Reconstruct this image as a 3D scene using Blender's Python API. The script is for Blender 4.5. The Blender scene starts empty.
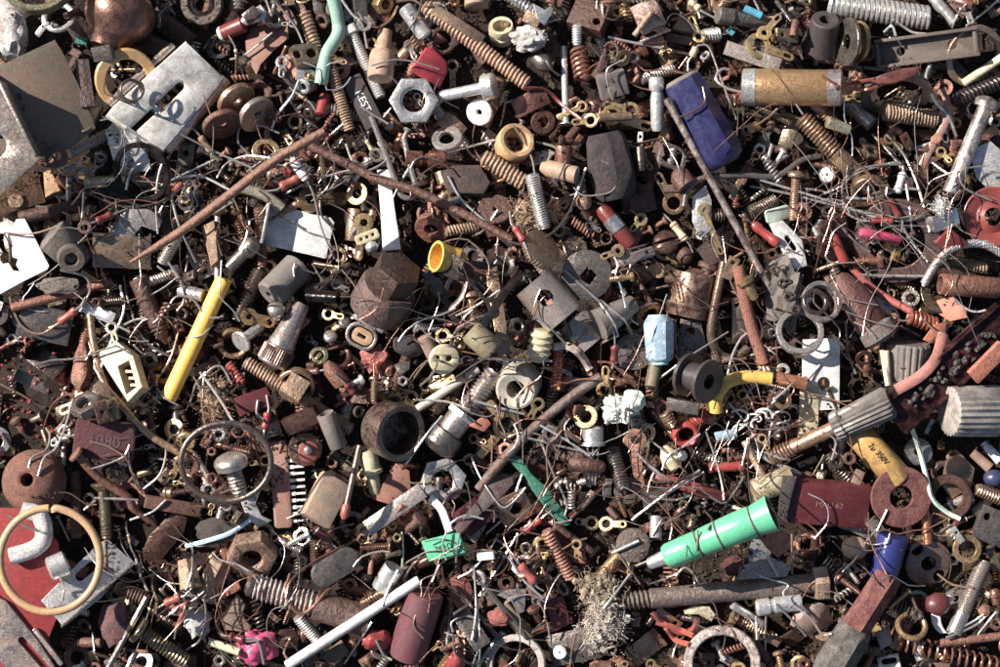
import bpy, bmesh, math, random
import numpy as np
from mathutils import Vector, noise as mnoise
S = 0.0003            # one unit of the layout (about a third of a millimetre) in metres
PI = math.pi
rnd = random.Random(7)
scene = bpy.context.scene
COL = scene.collection
CAMH, ZR = 2300.0, 55.0

# ---------------------------------------------------------------- materials
PAL = dict(steel='#b9aea4', lsteel='#dedad4', dsteel='#6b5e54', rust='#7b4f3a', drust='#513428', copper='#a2664a',
    tan='#ae8a68', brass='#ac8750', gold='#dcb56c', dkgrey='#4a4442', black='#262424', maroon='#64222a', red='#9c1f1b',
    salmon='#a84a3a', cream='#d9cba2', white='#f0ece6', wood='#c79a66', yellow='#f2b705', green='#3c9c70', mint='#4fbd8b',
    lblue='#b3d8ee', purple='#1e184f', blue='#2a43a0', pink='#d52c66', grey='#7d746c', khaki='#857458', orange='#c9752f',
    terra='#93583e', olive='#8d865f', pgrey='#b8aaa0', plum='#5c434a', brown='#694638', ochre='#c99a3e', cyan='#35a3c4',
    bwhite='#f4f1ec', bark='#8a5b44', dred='#701a1b', lgreen='#cfe3cd', sage='#86ab98', teal='#1f7f66', rubber='#39363a',
    bronze='#8a6b48', pinkg='#96796a', leafc='#7a4229', flake='#d0683a', dirtc='#6b5443', navy='#22305e', mauve='#625150')
def lin(h):
    v = [int(h[i:i+2], 16)/255 for i in (1, 3, 5)]
    return [(c/12.92 if c <= .04045 else ((c+.055)/1.055)**2.4) for c in v]
_mats = {}
STY = {  # metallic, roughness, patch amount, grime colour, fine contrast, bump, speck
 'm': (.82, .27, .50, '#4a2c1f', .36, .12, .03), 'r': (.42, .40, .80, '#42271a', .50, .36, .10), 'b': (.75, .26, .38, '#5d4022', .22, .10, .05),
 'p': (0., .30, .55, '#43301f', .22, .10, .12), 'o': (0., .90, .65, '#4f3424', .50, .75, .22), 'g': (0., .10, .15, '#40332c', .1, .05, .05), 's': (.78, .27, .38, '#4e3524', .24, .09, .03),
 'c': (0., .50, .55, '#553a28', .26, .25, .10), 'w': (.70, .22, .35, '#553521', .18, .10, .04), 'x': (.95, .20, .22, '#5d4838', .15, .06, .04)}
def M(c, st='m', c2=None):
    key = (c, st, c2)
    if key in _mats: return _mats[key]
    met, ro, pa, gr, fc, bp, sp = STY[st]
    base = lin(PAL.get(c, c)); gcol = lin(PAL.get(c2, gr) if c2 else '#7a5228' if c in ('gold', 'brass') else gr)
    if c2: pa = max(pa, .6)
    gcol = [g*.65+b*.35 for g, b in zip(gcol, base)] if not c2 else gcol
    m = bpy.data.materials.new('%s_%s' % (c.strip('#'), {'m':'metal','r':'rusty','b':'bright','p':'plastic','o':'rough','g':'gloss','c':'dusty','w':'wire','x':'polished','s':'satin'}[st]))
    m.use_nodes = True; nt = m.node_tree; N = nt.nodes; L = nt.links; bs = N['Principled BSDF']
    def nd(t, **k):
        n = N.new(t)
        for a, b in k.items(): setattr(n, a, b)
        return n
    tc = nd('ShaderNodeTexCoord'); oi = nd('ShaderNodeObjectInfo'); mp = nd('ShaderNodeMapping')
    mp.inputs['Scale'].default_value = (1/S,)*3
    mu = nd('ShaderNodeMath', operation='MULTIPLY'); mu.inputs[1].default_value = 900
    L.new(oi.outputs['Random'], mu.inputs[0]); L.new(mu.outputs[0], mp.inputs['Location']); L.new(tc.outputs['Object'], mp.inputs['Vector'])
    def nz(scale, det, rough=.6, dist=0):
        n = nd('ShaderNodeTexNoise'); n.inputs['Scale'].default_value = scale; n.inputs['Detail'].default_value = det
        n.inputs['Roughness'].default_value = rough; n.inputs['Distortion'].default_value = dist
        L.new(mp.outputs[0], n.inputs['Vector']); return n
    def mr(src, a, b, c_, d):
        n = nd('ShaderNodeMapRange'); n.inputs[1].default_value = a; n.inputs[2].default_value = b; n.inputs[3].default_value = c_; n.inputs[4].default_value = d
        L.new(src, n.inputs[0]); return n.outputs[0]
    n1 = nz(.075, 6, .68, .6); n2 = nz(.55, 5, .7); n3 = nz(1.3, 2, .5)
    f1 = mr(n1.outputs[0], .40, .62, 0, pa)
    mx = nd('ShaderNodeMix', data_type='RGBA'); L.new(f1, mx.inputs[0]); mx.inputs[6].default_value = (*base, 1); mx.inputs[7].default_value = (*gcol, 1)
    v = mr(n2.outputs[0], .3, .7, 1-fc, 1+fc)
    hv = nd('ShaderNodeHueSaturation'); hr = mr(oi.outputs['Random'], 0, 1, .86, 1.12); 
    vv = nd('ShaderNodeMath', operation='MULTIPLY'); L.new(v, vv.inputs[0]); L.new(hr, vv.inputs[1])
    hv.inputs['Saturation'].default_value = (.80 if c not in ('gold', 'brass') else .80) if st in 'mrocwb' else .88; L.new(mx.outputs[2], hv.inputs['Color']); L.new(vv.outputs[0], hv.inputs['Value'])
    m2 = nd('ShaderNodeMix', data_type='RGBA'); n4 = nz(2.6, 6, .75); n5 = nz(.16, 5, .7, .3)
    sf = nd('ShaderNodeMath', operation='MULTIPLY'); L.new(mr(n4.outputs[0], .56, .66, 0, 1), sf.inputs[0]); L.new(mr(n1.outputs[0], .40, .62, sp*.4, sp*3.2), sf.inputs[1])
    L.new(sf.outputs[0], m2.inputs[0]); L.new(hv.outputs[0], m2.inputs[6]); m2.inputs[7].default_value = (.30, .24, .19, 1) if st != 'p' else (.50, .45, .40, 1)
    m3 = nd('ShaderNodeMix', data_type='RGBA'); L.new(mr(n5.outputs[0], .56, .70, 0, {'m': .55, 'r': .55, 's': .4, 'b': .25, 'w': .35, 'x': .2, 'o': .3}.get(st, .16)), m3.inputs[0])
    L.new(m2.outputs[2], m3.inputs[6]); m3.inputs[7].default_value = (.15, .066, .034, 1)
    ma = nd('ShaderNodeMapping'); ma.inputs['Scale'].default_value = (.10/S, 1.5/S, 1.5/S); L.new(tc.outputs['Object'], ma.inputs['Vector'])
    n6 = nd('ShaderNodeTexNoise'); n6.inputs['Scale'].default_value = 1; n6.inputs['Detail'].default_value = 3; L.new(ma.outputs[0], n6.inputs['Vector'])
    h2 = nd('ShaderNodeHueSaturation'); L.new(m3.outputs[2], h2.inputs['Color']); sk = .22 if met > .1 else .10; L.new(mr(n6.outputs[0], .32, .68, 1-sk, 1+sk), h2.inputs['Value'])
    L.new(h2.outputs[0], bs.inputs['Base Color'])
    bs.inputs['Metallic'].default_value = met
    if met > 0: L.new(mr(f1, 0, 1, met, met*.25), bs.inputs['Metallic'])
    rr = mr(n2.outputs[0], .3, .7, ro-.10, ro+.14); ra = nd('ShaderNodeMath', operation='ADD', use_clamp=True)
    L.new(rr, ra.inputs[0]); L.new(mr(f1, 0, 1, 0, .14), ra.inputs[1]); L.new(ra.outputs[0], bs.inputs['Roughness'])
    bu = nd('ShaderNodeBump'); bu.inputs['Strength'].default_value = min(1, bp); bu.inputs['Distance'].default_value = 2.2*S
    ad = nd('ShaderNodeMath', operation='ADD'); L.new(n2.outputs[0], ad.inputs[0]); L.new(n3.outputs[0], ad.inputs[1])
    L.new(ad.outputs[0], bu.inputs['Height']); b2 = nd('ShaderNodeBump'); b2.inputs['Strength'].default_value = .10 if st in 'msbx' else .3 if st in 'or' else .05; b2.inputs['Distance'].default_value = 7*S
    L.new(nz(.2, 3, .5).outputs[0], b2.inputs['Height']); L.new(b2.outputs[0], bu.inputs['Normal']); L.new(bu.outputs[0], bs.inputs['Normal'])
    _mats[key] = m; return m
def mm(s):               # 'rust/r' or 'rust/r/grey'
    if not isinstance(s, str): return s
    a = s.split('/')
    return M(a[0], a[1] if len(a) > 1 else 'm', a[2] if len(a) > 2 else None)

# ---------------------------------------------------------------- mesh helpers: a mesh is (V array, F list)
def J(*ms):
    V = []; F = []; o = 0
    for v, f in ms:
        V.append(v); F += [tuple(i+o for i in q) for q in f]; o += len(v)
    return np.vstack(V), F
def mv(m, x=0, y=0, z=0): return m[0]+np.array([x, y, z], float), m[1]
def rot(ax, d):
    a = math.radians(d); c, s = math.cos(a), math.sin(a)
    return np.array({'x': [[1,0,0],[0,c,-s],[0,s,c]], 'y': [[c,0,s],[0,1,0],[-s,0,c]], 'z': [[c,-s,0],[s,c,0],[0,0,1]]}[ax])
def ro(m, ax, d): return m[0]@rot(ax, d).T, m[1]
def sc(m, x, y, z): return m[0]*np.array([x, y, z], float), m[1]
def grid(P, cu=False, cv=False, capu=False):     # P: (nu, nv, 3); u along, v around
    nu, nv = P.shape[:2]; F = []
    for i in range(nu if cu else nu-1):
        a = i*nv; b = ((i+1) % nu)*nv
        for j in range(nv if cv else nv-1):
            k = (j+1) % nv
            F.append((a+j, a+k, b+k, b+j))
    if capu:
        F.append(tuple(range(nv-1, -1, -1))); F.append(tuple((nu-1)*nv+j for j in range(nv)))
    return P.reshape(-1, 3).astype(float), F
def lathe(prof, n=24, ax='x', loop=False, cap=True, flute=0, fd=0):   # prof: (position along axis, radius)
    P = np.zeros((len(prof), n, 3)); th = np.arange(n)*2*PI/n
    for i, (t, r) in enumerate(prof):
        r_ = max(r, .02) * (1 - (fd*(.5+.5*np.cos(flute*th)) if flute and r > .1 else 0))
        if ax == 'x': P[i, :, 0] = t; P[i, :, 1] = r_*np.cos(th); P[i, :, 2] = r_*np.sin(th)
        else: P[i, :, 2] = t; P[i, :, 0] = r_*np.cos(th); P[i, :, 1] = r_*np.sin(th)
    return grid(P, cu=loop, cv=True, capu=cap and not loop)
def cyl(L, r, n=20, b=None):
    b = min(.8, r*.2) if b is None else b
    return lathe([(-L/2, r-b), (-L/2+b, r), (L/2-b, r), (L/2, r-b)], n)
def thread(L, R, p=3.6, d=None, n=18):
    d = R*.2 if d is None else d
    nx = int(L/p*4)+2; x = np.linspace(-L/2, L/2, nx); th = np.arange(n)*2*PI/n
    X, T = np.meshgrid(x, th, indexing='ij')
    f = np.mod(X/p - T/(2*PI), 1.0); r = R - d*np.clip(np.abs(2*f-1)*1.5-.25, 0, 1)
    e = np.minimum(1, (L/2-np.abs(X))/(p*.7)); r = r - d*(1-e)
    P = np.stack([X, r*np.cos(T), r*np.sin(T)], -1)
    return grid(P, cv=True, capu=True)
def smooth(pts, k=6):
    P = [np.array(p, float) for p in pts]
    if len(P) < 3: return np.array([P[0]+(P[-1]-P[0])*t for t in np.linspace(0, 1, k+1)])
    P = [2*P[0]-P[1]]+P+[2*P[-1]-P[-2]]; out = []
    for i in range(1, len(P)-2):
        a, b, c, d = P[i-1:i+3]
        for t in np.arange(k)/k: out.append(.5*((2*b)+(c-a)*t+(2*a-5*b+4*c-d)*t*t+(3*b-a-3*c+d)*t**3))
    out.append(P[-2]); return np.array(out)
def tube(path, r, n=8, cap=True, flat=1.0):
    path = np.asarray(path, float); N_ = len(path); T = np.gradient(path, axis=0); T /= np.linalg.norm(T, axis=1)[:, None]+1e-9
    up = np.array([0, 0, 1.]) if abs(T[0][2]) < .9 else np.array([1., 0, 0])
    P = np.zeros((N_, n, 3)); th = np.arange(n)*2*PI/n; rr = np.broadcast_to(r, (N_,))
    u = up-T[0]*up.dot(T[0]); u /= np.linalg.norm(u)
    for i in range(N_):
        u = u-T[i]*u.dot(T[i]); u /= np.linalg.norm(u)+1e-9; w = np.cross(T[i], u)
        P[i] = path[i]+rr[i]*(np.cos(th)[:, None]*u*flat+np.sin(th)[:, None]*w)
    return grid(P, cv=True, capu=cap)
def hel(L, R, r, turns, n=7, k=16, R2=None):
    t = np.linspace(0, 1, int(turns*k)+1); a = t*turns*2*PI; RR = R+(0 if R2 is None else (R2-R)*t)
    return tube(np.stack([-L/2+L*t, RR*np.cos(a), RR*np.sin(a)], -1), r, n)
def _curve_mesh(cu):
    o = bpy.data.objects.new('tmp', cu); COL.objects.link(o); bpy.context.view_layer.update()
    me = bpy.data.meshes.new_from_object(o.evaluated_get(bpy.context.evaluated_depsgraph_get()))
    V = np.zeros(len(me.vertices)*3); me.vertices.foreach_get('co', V); V = V.reshape(-1, 3).copy(); F = [tuple(p.vertices) for p in me.polygons]
    bpy.data.objects.remove(o); bpy.data.meshes.remove(me); bpy.data.curves.remove(cu)
    return V, F
def prism(outline, holes=(), th=3, bev=.4):
    cu = bpy.data.curves.new('c', 'CURVE'); cu.dimensions = '2D'; cu.fill_mode = 'BOTH'
    for ln in [outline]+list(holes):
        s = cu.splines.new('POLY'); s.points.add(len(ln)-1); s.use_cyclic_u = True
        for p, (x, y) in zip(s.points, ln): p.co = (x, y, 0, 1)
    bev = min(bev, th*.45); cu.extrude = th/2-bev; cu.bevel_depth = bev; cu.bevel_resolution = 1; cu.offset = -bev
    V, F = _curve_mesh(cu)
    key = {}; idx = np.zeros(len(V), int); W = []
    for i, v in enumerate(np.round(V, 3)):
        k = tuple(v)
        if k not in key: key[k] = len(W); W.append(V[i])
        idx[i] = key[k]
    F2 = []
    for f in F:
        g = [idx[i] for i in f]; g = [a for i, a in enumerate(g) if a != g[i-1]]
        if len(set(g)) >= 3: F2.append(tuple(int(a) for a in g))
    return np.array(W), F2
def text(s, size=8, th=.5):
    cu = bpy.data.curves.new('t', 'FONT'); cu.body = s; cu.size = size; cu.extrude = th/2; cu.align_x = 'CENTER'; cu.align_y = 'CENTER'
    return _curve_mesh(cu)
def circ(x, y, r, n=18, a0=0, sx=1): return [(x+r*sx*math.cos(a0+i*2*PI/n), y+r*math.sin(a0+i*2*PI/n)) for i in range(n)]
def rect(w, h, r=0, k=4):
    if r <= 0: return [(-w/2, -h/2), (w/2, -h/2), (w/2, h/2), (-w/2, h/2)]
    o = []
    for cx, cy, a in ((w/2-r, h/2-r, 0), (-w/2+r, h/2-r, 90), (-w/2+r, -h/2+r, 180), (w/2-r, -h/2+r, 270)):
        for i in range(k+1):
            t = math.radians(a+90*i/k); o.append((cx+r*math.cos(t), cy+r*math.sin(t)))
    return o
def slotp(x1, y1, x2, y2, w):
    a = math.atan2(y2-y1, x2-x1); r = w/2; o = []
    for cx, cy, s in ((x2, y2, -PI/2), (x1, y1, PI/2)):
        for i in range(7): t = a+s+PI*i/6; o.append((cx+r*math.cos(t), cy+r*math.sin(t)))
    return o
def box(L, W, H, r=0, b=.6): return prism(rect(L, W, r), (), H, b)
def blobm(rx, ry, rz, am=.25, f=1.6, seed=0, sub=3, rough=.08):
    bm = bmesh.new(); bmesh.ops.create_icosphere(bm, subdivisions=sub, radius=1)
    V = np.array([v.co[:] for v in bm.verts]); F = [tuple(v.index for v in q.verts) for q in bm.faces]; bm.free()
    o = seed*7.3
    for i, v in enumerate(V):
        p = Vector(v*f)+Vector((o, o*.7, o*1.3))
        V[i] = v*(1+am*mnoise.noise(p)*1.15+rough*.5*mnoise.noise(p*2.7)*2+rough*.35*mnoise.noise(p*6)*2)
    return V*np.array([rx, ry, rz]), F
def strip(prof, w, th=2, b=.3, holes=None):      # bent strip: profile (x,z) polyline, width w along y
    P = np.array(prof, float); n = len(P); T = np.gradient(P, axis=0); T /= np.linalg.norm(T, axis=1)[:, None]; Nn = np.stack([-T[:, 1], T[:, 0]], -1)
    o = [tuple(p) for p in P+Nn*th/2]+[tuple(p) for p in (P-Nn*th/2)[::-1]]
    return ro(prism(o, (), w, b), 'x', 90)
def arc(cx, cy, r, a0, a1, n=10): return [(cx+r*math.cos(math.radians(a0+(a1-a0)*i/n)), cy+r*math.sin(math.radians(a0+(a1-a0)*i/n))) for i in range(n+1)]

# ---------------------------------------------------------------- the pile: a height field that things are dropped on
CS = 3.0; GX, GY = 226, 164; X0, Y0 = -GX*CS, -GY*CS
HF = np.full((GX*2, GY*2), -58.); IDM = -np.ones((GX*2, GY*2), int)
things = []
def cells(pt):
    i = ((pt[:, 0]-X0)/CS).astype(int); j = ((pt[:, 1]-Y0)/CS).astype(int)
    ok = (i >= 0) & (j >= 0) & (i < GX*2) & (j < GY*2)
    return i[ok]*GY*2+j[ok], pt[ok]
def samples(parts):
    out = []; g = np.random.RandomState(1)
    for p in parts:
        V, F = p[1]; out.append(V); tr = [(f[0], f[k], f[k+1]) for f in F for k in range(1, len(f)-1)]
        if not tr: continue
        T = np.array(tr); a, b, c = V[T[:, 0]], V[T[:, 1]], V[T[:, 2]]; ar = np.linalg.norm(np.cross(b-a, c-a), axis=1)/2
        n = np.where(ar > 4, np.ceil(ar/3), 0).astype(int); k = np.repeat(np.arange(len(T)), n)
        if len(k):
            u, v = g.rand(len(k), 1), g.rand(len(k), 1); fl = (u+v) > 1; u = np.where(fl, 1-u, u); v = np.where(fl, 1-v, v)
            out.append(a[k]+(b-a)[k]*u+(c-a)[k]*v)
    return np.vstack(out)
def support(pt):
    c, q = cells(pt)
    if len(c) == 0: return None
    u, inv = np.unique(c, return_inverse=True)
    bot = np.full(len(u), 1e9); top = np.full(len(u), -1e9)
    np.minimum.at(bot, inv, q[:, 2]); np.maximum.at(top, inv, q[:, 2])
    return u, bot, top
def flatparts(parts):
    for p in parts:
        yield p
        if len(p) > 3:
            for s in p[3]: yield s
ZCAP = 92
def add(nm, look, parts, x, y, a=0, pitch=None, roll=None, cat=None, z=None, q=82, lm=None, up=0, flip=0, label=None, cap=None, group=None, mx=17, filler=False, guard=0):
    """x, y: where the photograph shows its middle; a: turn in degrees (anticlockwise seen from above)"""
    if isinstance(parts, tuple): parts = [parts]
    fp = list(flatparts(parts)); pts = samples(fp)
    Rz = rot('z', a); cx, cy = x-500., 333.5-y
    def world(R, zz=0): return pts@R.T+np.array([cx, cy, zz])
    free = pitch is None and roll is None
    R = Rz@rot('y', -(pitch or 0))@rot('x', roll or 0)
    H1 = HF.ravel()
    if free:
        s = support(world(R))
        if s is not None and len(s[0]) > 6:
            u, bot, top = s; d = H1[u]-bot
            gx = (u//(GY*2))*CS+X0-cx; gy = (u % (GY*2))*CS+Y0-cy
            lx = gx*Rz[0, 0]+gy*Rz[1, 0]; ly = gx*Rz[0, 1]+gy*Rz[1, 1]
            res = []
            for l in (lx, ly):
                ext = l.max()-l.min()
                if ext < 16: res.append(0); continue
                A, B = d[l < -ext*.15], d[l > ext*.15]
                if len(A) < 3 or len(B) < 3: res.append(0); continue
                res.append(max(-mx, min(mx, .8*math.degrees(math.atan2(np.percentile(B, 85)-np.percentile(A, 85), ext*.62)))))
            R = Rz@rot('y', -res[0])@rot('x', res[1])
    s = support(world(R))
    if s is None: return None
    u, bot, top = s
    if guard:
        ids = IDM.ravel()[u]; 
        if np.mean([k >= 0 and not things[k]['filler'] for k in ids]) > guard: return None
    zz = (np.percentile(H1[u]-bot, q) if z is None else z)+up
    lim = ZCAP if cap is None else cap
    if z is None and zz+top.max() > lim: zz = max(lim-top.max(), -bot.min()-40)
    tt = zz+top; ch = tt > H1[u]; H1[u[ch]] = tt[ch]; IDM.ravel()[u[ch]] = len(things)
    f = (CAMH-zz)/(CAMH-ZR)
    t = dict(nm=nm, look=look, parts=parts, loc=(cx*f, cy*f, zz), R=R, cat=cat or nm.replace('_', ' '), lm=lm, label=label, x=x, y=y, id=len(things), filler=filler, grp=group, z=zz)
    things.append(t); return t
def wire(pts, r, c, look='thin silver wire', nm='wire', cat=None, stiff=2, k=7, n=6, lm=None, label=None, up=0, flat=1.0, taper=None, extra=None, zs=None, filler=False, cap=96, group=None):
    """a wire or cable laid over the pile along photograph points"""
    P = smooth([(x-500., 333.5-y, 0) for x, y in pts], k)
    if zs is None:
        Z = []
        for p in P:
            i = int((p[0]-X0)/CS); j = int((p[1]-Y0)/CS); i = min(max(i, 1), GX*2-2); j = min(max(j, 1), GY*2-2)
            Z.append(HF[i-1:i+2, j-1:j+2].mean())
        Z = np.array(Z); w = max(2, int(len(Z)*.08*stiff)); Zp = np.pad(Z, w, mode='edge')
        Zm = np.array([np.percentile(Zp[i:i+2*w+1], 70) for i in range(len(Z))]); Zp = np.pad(Zm, w, mode='edge')
        Z = np.array([Zp[i:i+2*w+1].mean() for i in range(len(Z))])
        Z = np.minimum(Z+r*.6+up, cap)
    else: Z = np.interp(np.linspace(0, 1, len(P)), np.linspace(0, 1, len(zs)), zs)
    W = np.stack([P[:, 0]*(CAMH-Z)/(CAMH-ZR), P[:, 1]*(CAMH-Z)/(CAMH-ZR), Z], -1)
    mid = W[len(W)//2].copy(); mid[2] = Z.min()
    Lc = W-mid; rr = r if taper is None else np.interp(np.linspace(0, 1, len(P)), np.linspace(0, 1, len(taper)), np.array(taper)*r)
    parts = [('strand', tube(Lc, rr, n, flat=flat), mm(c))]
    if extra: parts += extra(Lc, r)
    H1 = HF.ravel(); s = support(np.vstack([P*[1, 1, 0]+np.stack([0*Z, 0*Z, Z], -1)]+[P*[1, 1, 0]+np.stack([0*Z+dx, 0*Z+dy, Z], -1) for dx, dy in ((r, 0), (-r, 0), (0, r), (0, -r))]))
    if s is None: return
    u, bot, top = s; ch = top+r*.5 > H1[u]-1; H1[u[ch]] = np.maximum(H1[u[ch]], (top+r*.7)[ch]); IDM.ravel()[u[ch]] = len(things)
    things.append(dict(nm=nm, look=look, parts=parts, loc=tuple(mid), R=np.eye(3), cat=cat or nm.replace('_', ' '), lm=lm, label=label, x=pts[len(pts)//2][0], y=pts[len(pts)//2][1], id=len(things), filler=filler, grp=group, z=mid[2]))
    return things[-1]

# ---------------------------------------------------------------- the kinds of thing
def ends(x1, y1, x2, y2): return (x1+x2)/2, (y1+y2)/2, math.degrees(math.atan2(-(y2-y1), x2-x1)), math.hypot(x2-x1, y2-y1)
def hexo(R, a0=0): return circ(0, 0, R, 6, a0)
def headm(kind, hw, ht):
    if kind == 'hex': return ro(prism(hexo(hw/2), (), ht, ht*.12), 'y', 90)
    if kind == 'cyl': return cyl(ht, hw/2, 24, hw*.04)
    if kind == 'pan': return lathe([(-ht/2, hw*.2), (-ht*.42, hw*.36), (-ht*.1, hw*.47), (ht*.3, hw/2), (ht/2, hw*.47)], 24)
    if kind == 'flat': return lathe([(-ht/2, hw*.46), (-ht*.42, hw/2), (-ht*.3, hw/2), (ht/2, hw*.22)], 24)
    if kind == 'slot':      # domed head with a sawn slot: two half domes on a base
        b = lathe([(ht*.05, hw*.49), (ht/2, hw*.46)], 24); out = [b]
        n = 14
        for s in (1, -1):
            P = np.zeros((6, n, 3))
            for i in range(6):
                ph = i/5*PI/2
                for j in range(n):
                    t = PI*j/(n-1); r = hw*.49*math.cos(ph)
                    yy = r*math.cos(t); zz = s*max(r*math.sin(t), hw*.07)
                    P[i, j] = (ht*.05-ht*.6*math.sin(ph), yy, zz)
            g = grid(P, cv=True, capu=True)
            out.append(g if s == 1 else (g[0], [f[::-1] for f in g[1]]))
        return J(*out)
def screw(x1, y1, x2, y2, w, c='rust/r', look='rusty threaded screw', head=None, hw=None, ht=None, tf=1.0, p=None, c2=None, nm=None, tip=0, **k):
    x, y, a, L = ends(x1, y1, x2, y2); ht = ht or w*.6; hw = hw or w*1.7; parts = []
    Ls = L-(ht if head else 0); x0 = -L/2+(ht if head else 0); p = p or max(2.4, w*.24)
    tl = Ls*tf; ms = []
    if tf > 0: ms.append(mv(thread(tl-tip, w/2, p), x0+Ls-tl/2-tip/2))
    if tf < 1: ms.append(mv(cyl(Ls-tl+2, w*.46), x0+(Ls-tl)/2))
    if tip: ms.append(mv(lathe([(-tip/2, w*.42), (tip/2, w*.05)], 14), L/2-tip/2))
    parts.append(('shaft', J(*ms), mm(c)))
    if head: parts.append(('head', mv(headm(head, hw, ht), -L/2+ht/2), mm(c2 or c)))
    return add(nm or ('bolt' if head in ('hex', 'cyl') else 'screw' if head else 'threaded_rod'), look, parts, x, y, a, **k)
def lat(x1, y1, x2, y2, prof, c, look, nm, n=26, hole=0, hd=.6, flute=0, fd=0, parts_extra=None, pname='body', **k):
    """turned thing along an axis; prof: (0..1 along, diameter); hole: diameter of a bore at the first end"""
    x, y, a, L = ends(x1, y1, x2, y2); pr = [(-L/2+t*L, d/2) for t, d in prof]
    if hole: pr = [(-L/2+hd*L, .05), (-L/2+hd*L, hole/2), (-L/2+.6, hole/2)]+pr
    parts = [(pname, lathe(pr, n, flute=flute, fd=fd), mm(c))]
    if parts_extra:
        ex = parts_extra(L); sub = [e for e in ex if e[0] in ('lettering', 'end_band', 'knurl', 'band', 'end_cap')]
        if sub: parts[0] += (sub,)
        parts += [e for e in ex if e not in sub] if not sub else [e for e in ex if e[0] not in ('lettering', 'end_band', 'knurl', 'band', 'end_cap')]
    return add(nm, look, parts, x, y, a, **k)
def rod(x1, y1, x2, y2, w, c, look, nm='rod', t1=1, t2=1, n=14, hole=0, bend=0, **k):
    if bend:
        x, y, a, L = ends(x1, y1, x2, y2); t = np.linspace(-.5, .5, 12)
        return add(nm, look, [('bar', tube(np.stack([t*L, bend*(.25-t*t)*4-bend*.6, 0*t], -1), np.interp(t, [-.5, -.42, .42, .5], [t1*w/2, w/2, w/2, t2*w/2]), n), mm(c))], x, y, a, **k)
    return lat(x1, y1, x2, y2, [(0, w*t1*.9), (.015, w*t1), (.1, w), (.9, w), (.985, w*t2), (1, w*t2*.9)], c, look, nm, n, hole=hole, pname='bar', **k)
def pipe(x1, y1, x2, y2, w, c, look, nm='tube', wall=.18, **k):
    x, y, a, L = ends(x1, y1, x2, y2); r = w/2; i = r*(1-wall*2)
    return add(nm, look, [('wall', lathe([(-L/2, r-.3), (-L/2+.5, r), (L/2-.5, r), (L/2, r-.3), (L/2, i), (-L/2, i)], 26, loop=True), mm(c))], x, y, a, **k)
def ring(x, y, R, r, h, c, look, nm='washer', rnd_=0, n=32, a=0, sx=1, **k):
    if rnd_: pr = [(h/2*math.sin(t), (R+r)/2+(R-r)/2*math.cos(t)) for t in np.arange(12)*2*PI/12]
    else:
        b = min(h, R-r)*.14; pr = [(-h/2, r+b), (-h/2, R-b), (-h/2+b, R), (h/2-b, R), (h/2, R-b), (h/2, r+b), (h/2-b, r), (-h/2+b, r)]
    m = lathe(pr, n, 'z', loop=True)
    if sx != 1: m = sc(m, sx, 1, 1)
    return add(nm, look, [('ring', m, mm(c))], x, y, a, **k)
def nut(x, y, R, r, h, c, look, a=0, nm='hex_nut', **k):
    b = prism(hexo(R), [circ(0, 0, r, 24)], h, h*.1)
    pr = []; nz_ = max(3, int(h/3.4))
    for i in range(nz_): z0 = -h*.42+i*h*.84/nz_; pr += [(z0, r+.2), (z0+h*.42/nz_, r*.87)]
    pr += [(h*.42, r+.3), (h*.42, r+1.5), (-h*.42, r+1.5)]
    return add(nm, look, [('body', b, mm(c)), ('thread', lathe(pr, 24, 'z', loop=True), mm(c))], x, y, a, **k)
def plate(pts, c, look, nm='plate', holes=(), th=3, bev=.5, extra=None, a=0, **k):
    P = [(x-500., 333.5-y) for x, y in pts]; xs = [p[0] for p in P]; ys = [p[1] for p in P]; mx_, my = (min(xs)+max(xs))/2, (min(ys)+max(ys))/2
    H = []
    for h in holes:
        if len(h) == 3 and not isinstance(h[0], tuple): H.append(circ(h[0]-500-mx_, 333.5-h[1]-my, h[2], 18))
        elif len(h) == 5: H.append(slotp(h[0]-500-mx_, 333.5-h[1]-my, h[2]-500-mx_, 333.5-h[3]-my, h[4]))
        else: H.append([(q[0]-500-mx_, 333.5-q[1]-my) for q in h])
    parts = [('sheet', prism([(p[0]-mx_, p[1]-my) for p in P], H, th, bev), mm(c))]
    if extra: parts += extra(lambda X, Y: (X-500-mx_, 333.5-Y-my))
    return add(nm, look, parts, mx_+500, 333.5-my, 0, **k)
def lug(x1, y1, x2, y2, R, c='gold/b', look='brass solder lug', r=None, w=None, end='slot', th=1.8, kink=0, nm='solder_lug', cat='lug', ew=None, **k):
    """terminal lug: an eye at the first end, an arm with a slotted foot at the other"""
    x, y, a, L = ends(x1, y1, x2, y2); w = w or R*.9; r = r or R*.58; cx = -L/2+R; ew = ew or w*1.15
    t0 = math.asin(min(.95, w/2/R)); o = [(cx+R*math.cos(t), R*math.sin(t)) for t in np.linspace(t0, 2*PI-t0, 18)]
    ex = L/2-ew/2
    o += [(ex-ew*.7, -w/2)]+[(ex+ew/2*math.cos(t), ew/2*math.sin(t)) for t in np.linspace(-PI/2, PI/2, 8)]+[(ex-ew*.7, w/2)]
    H = [circ(cx, 0, r, 16)]
    if end == 'slot': H.append(slotp(ex-ew*.45, 0, ex+ew*.05, 0, ew*.42))
    if end == 'hole': H.append(circ(ex, 0, ew*.26, 10))
    m = prism(o, H, th, .3)
    if kink:
        V = m[0].copy(); V[:, 2] += np.maximum(0, V[:, 0]-(cx+R))*math.tan(math.radians(kink)); m = (V, m[1])
    return add(nm, look, [('eye_plate', m, mm(c))], x, y, a, cat=cat, **k)
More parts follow.
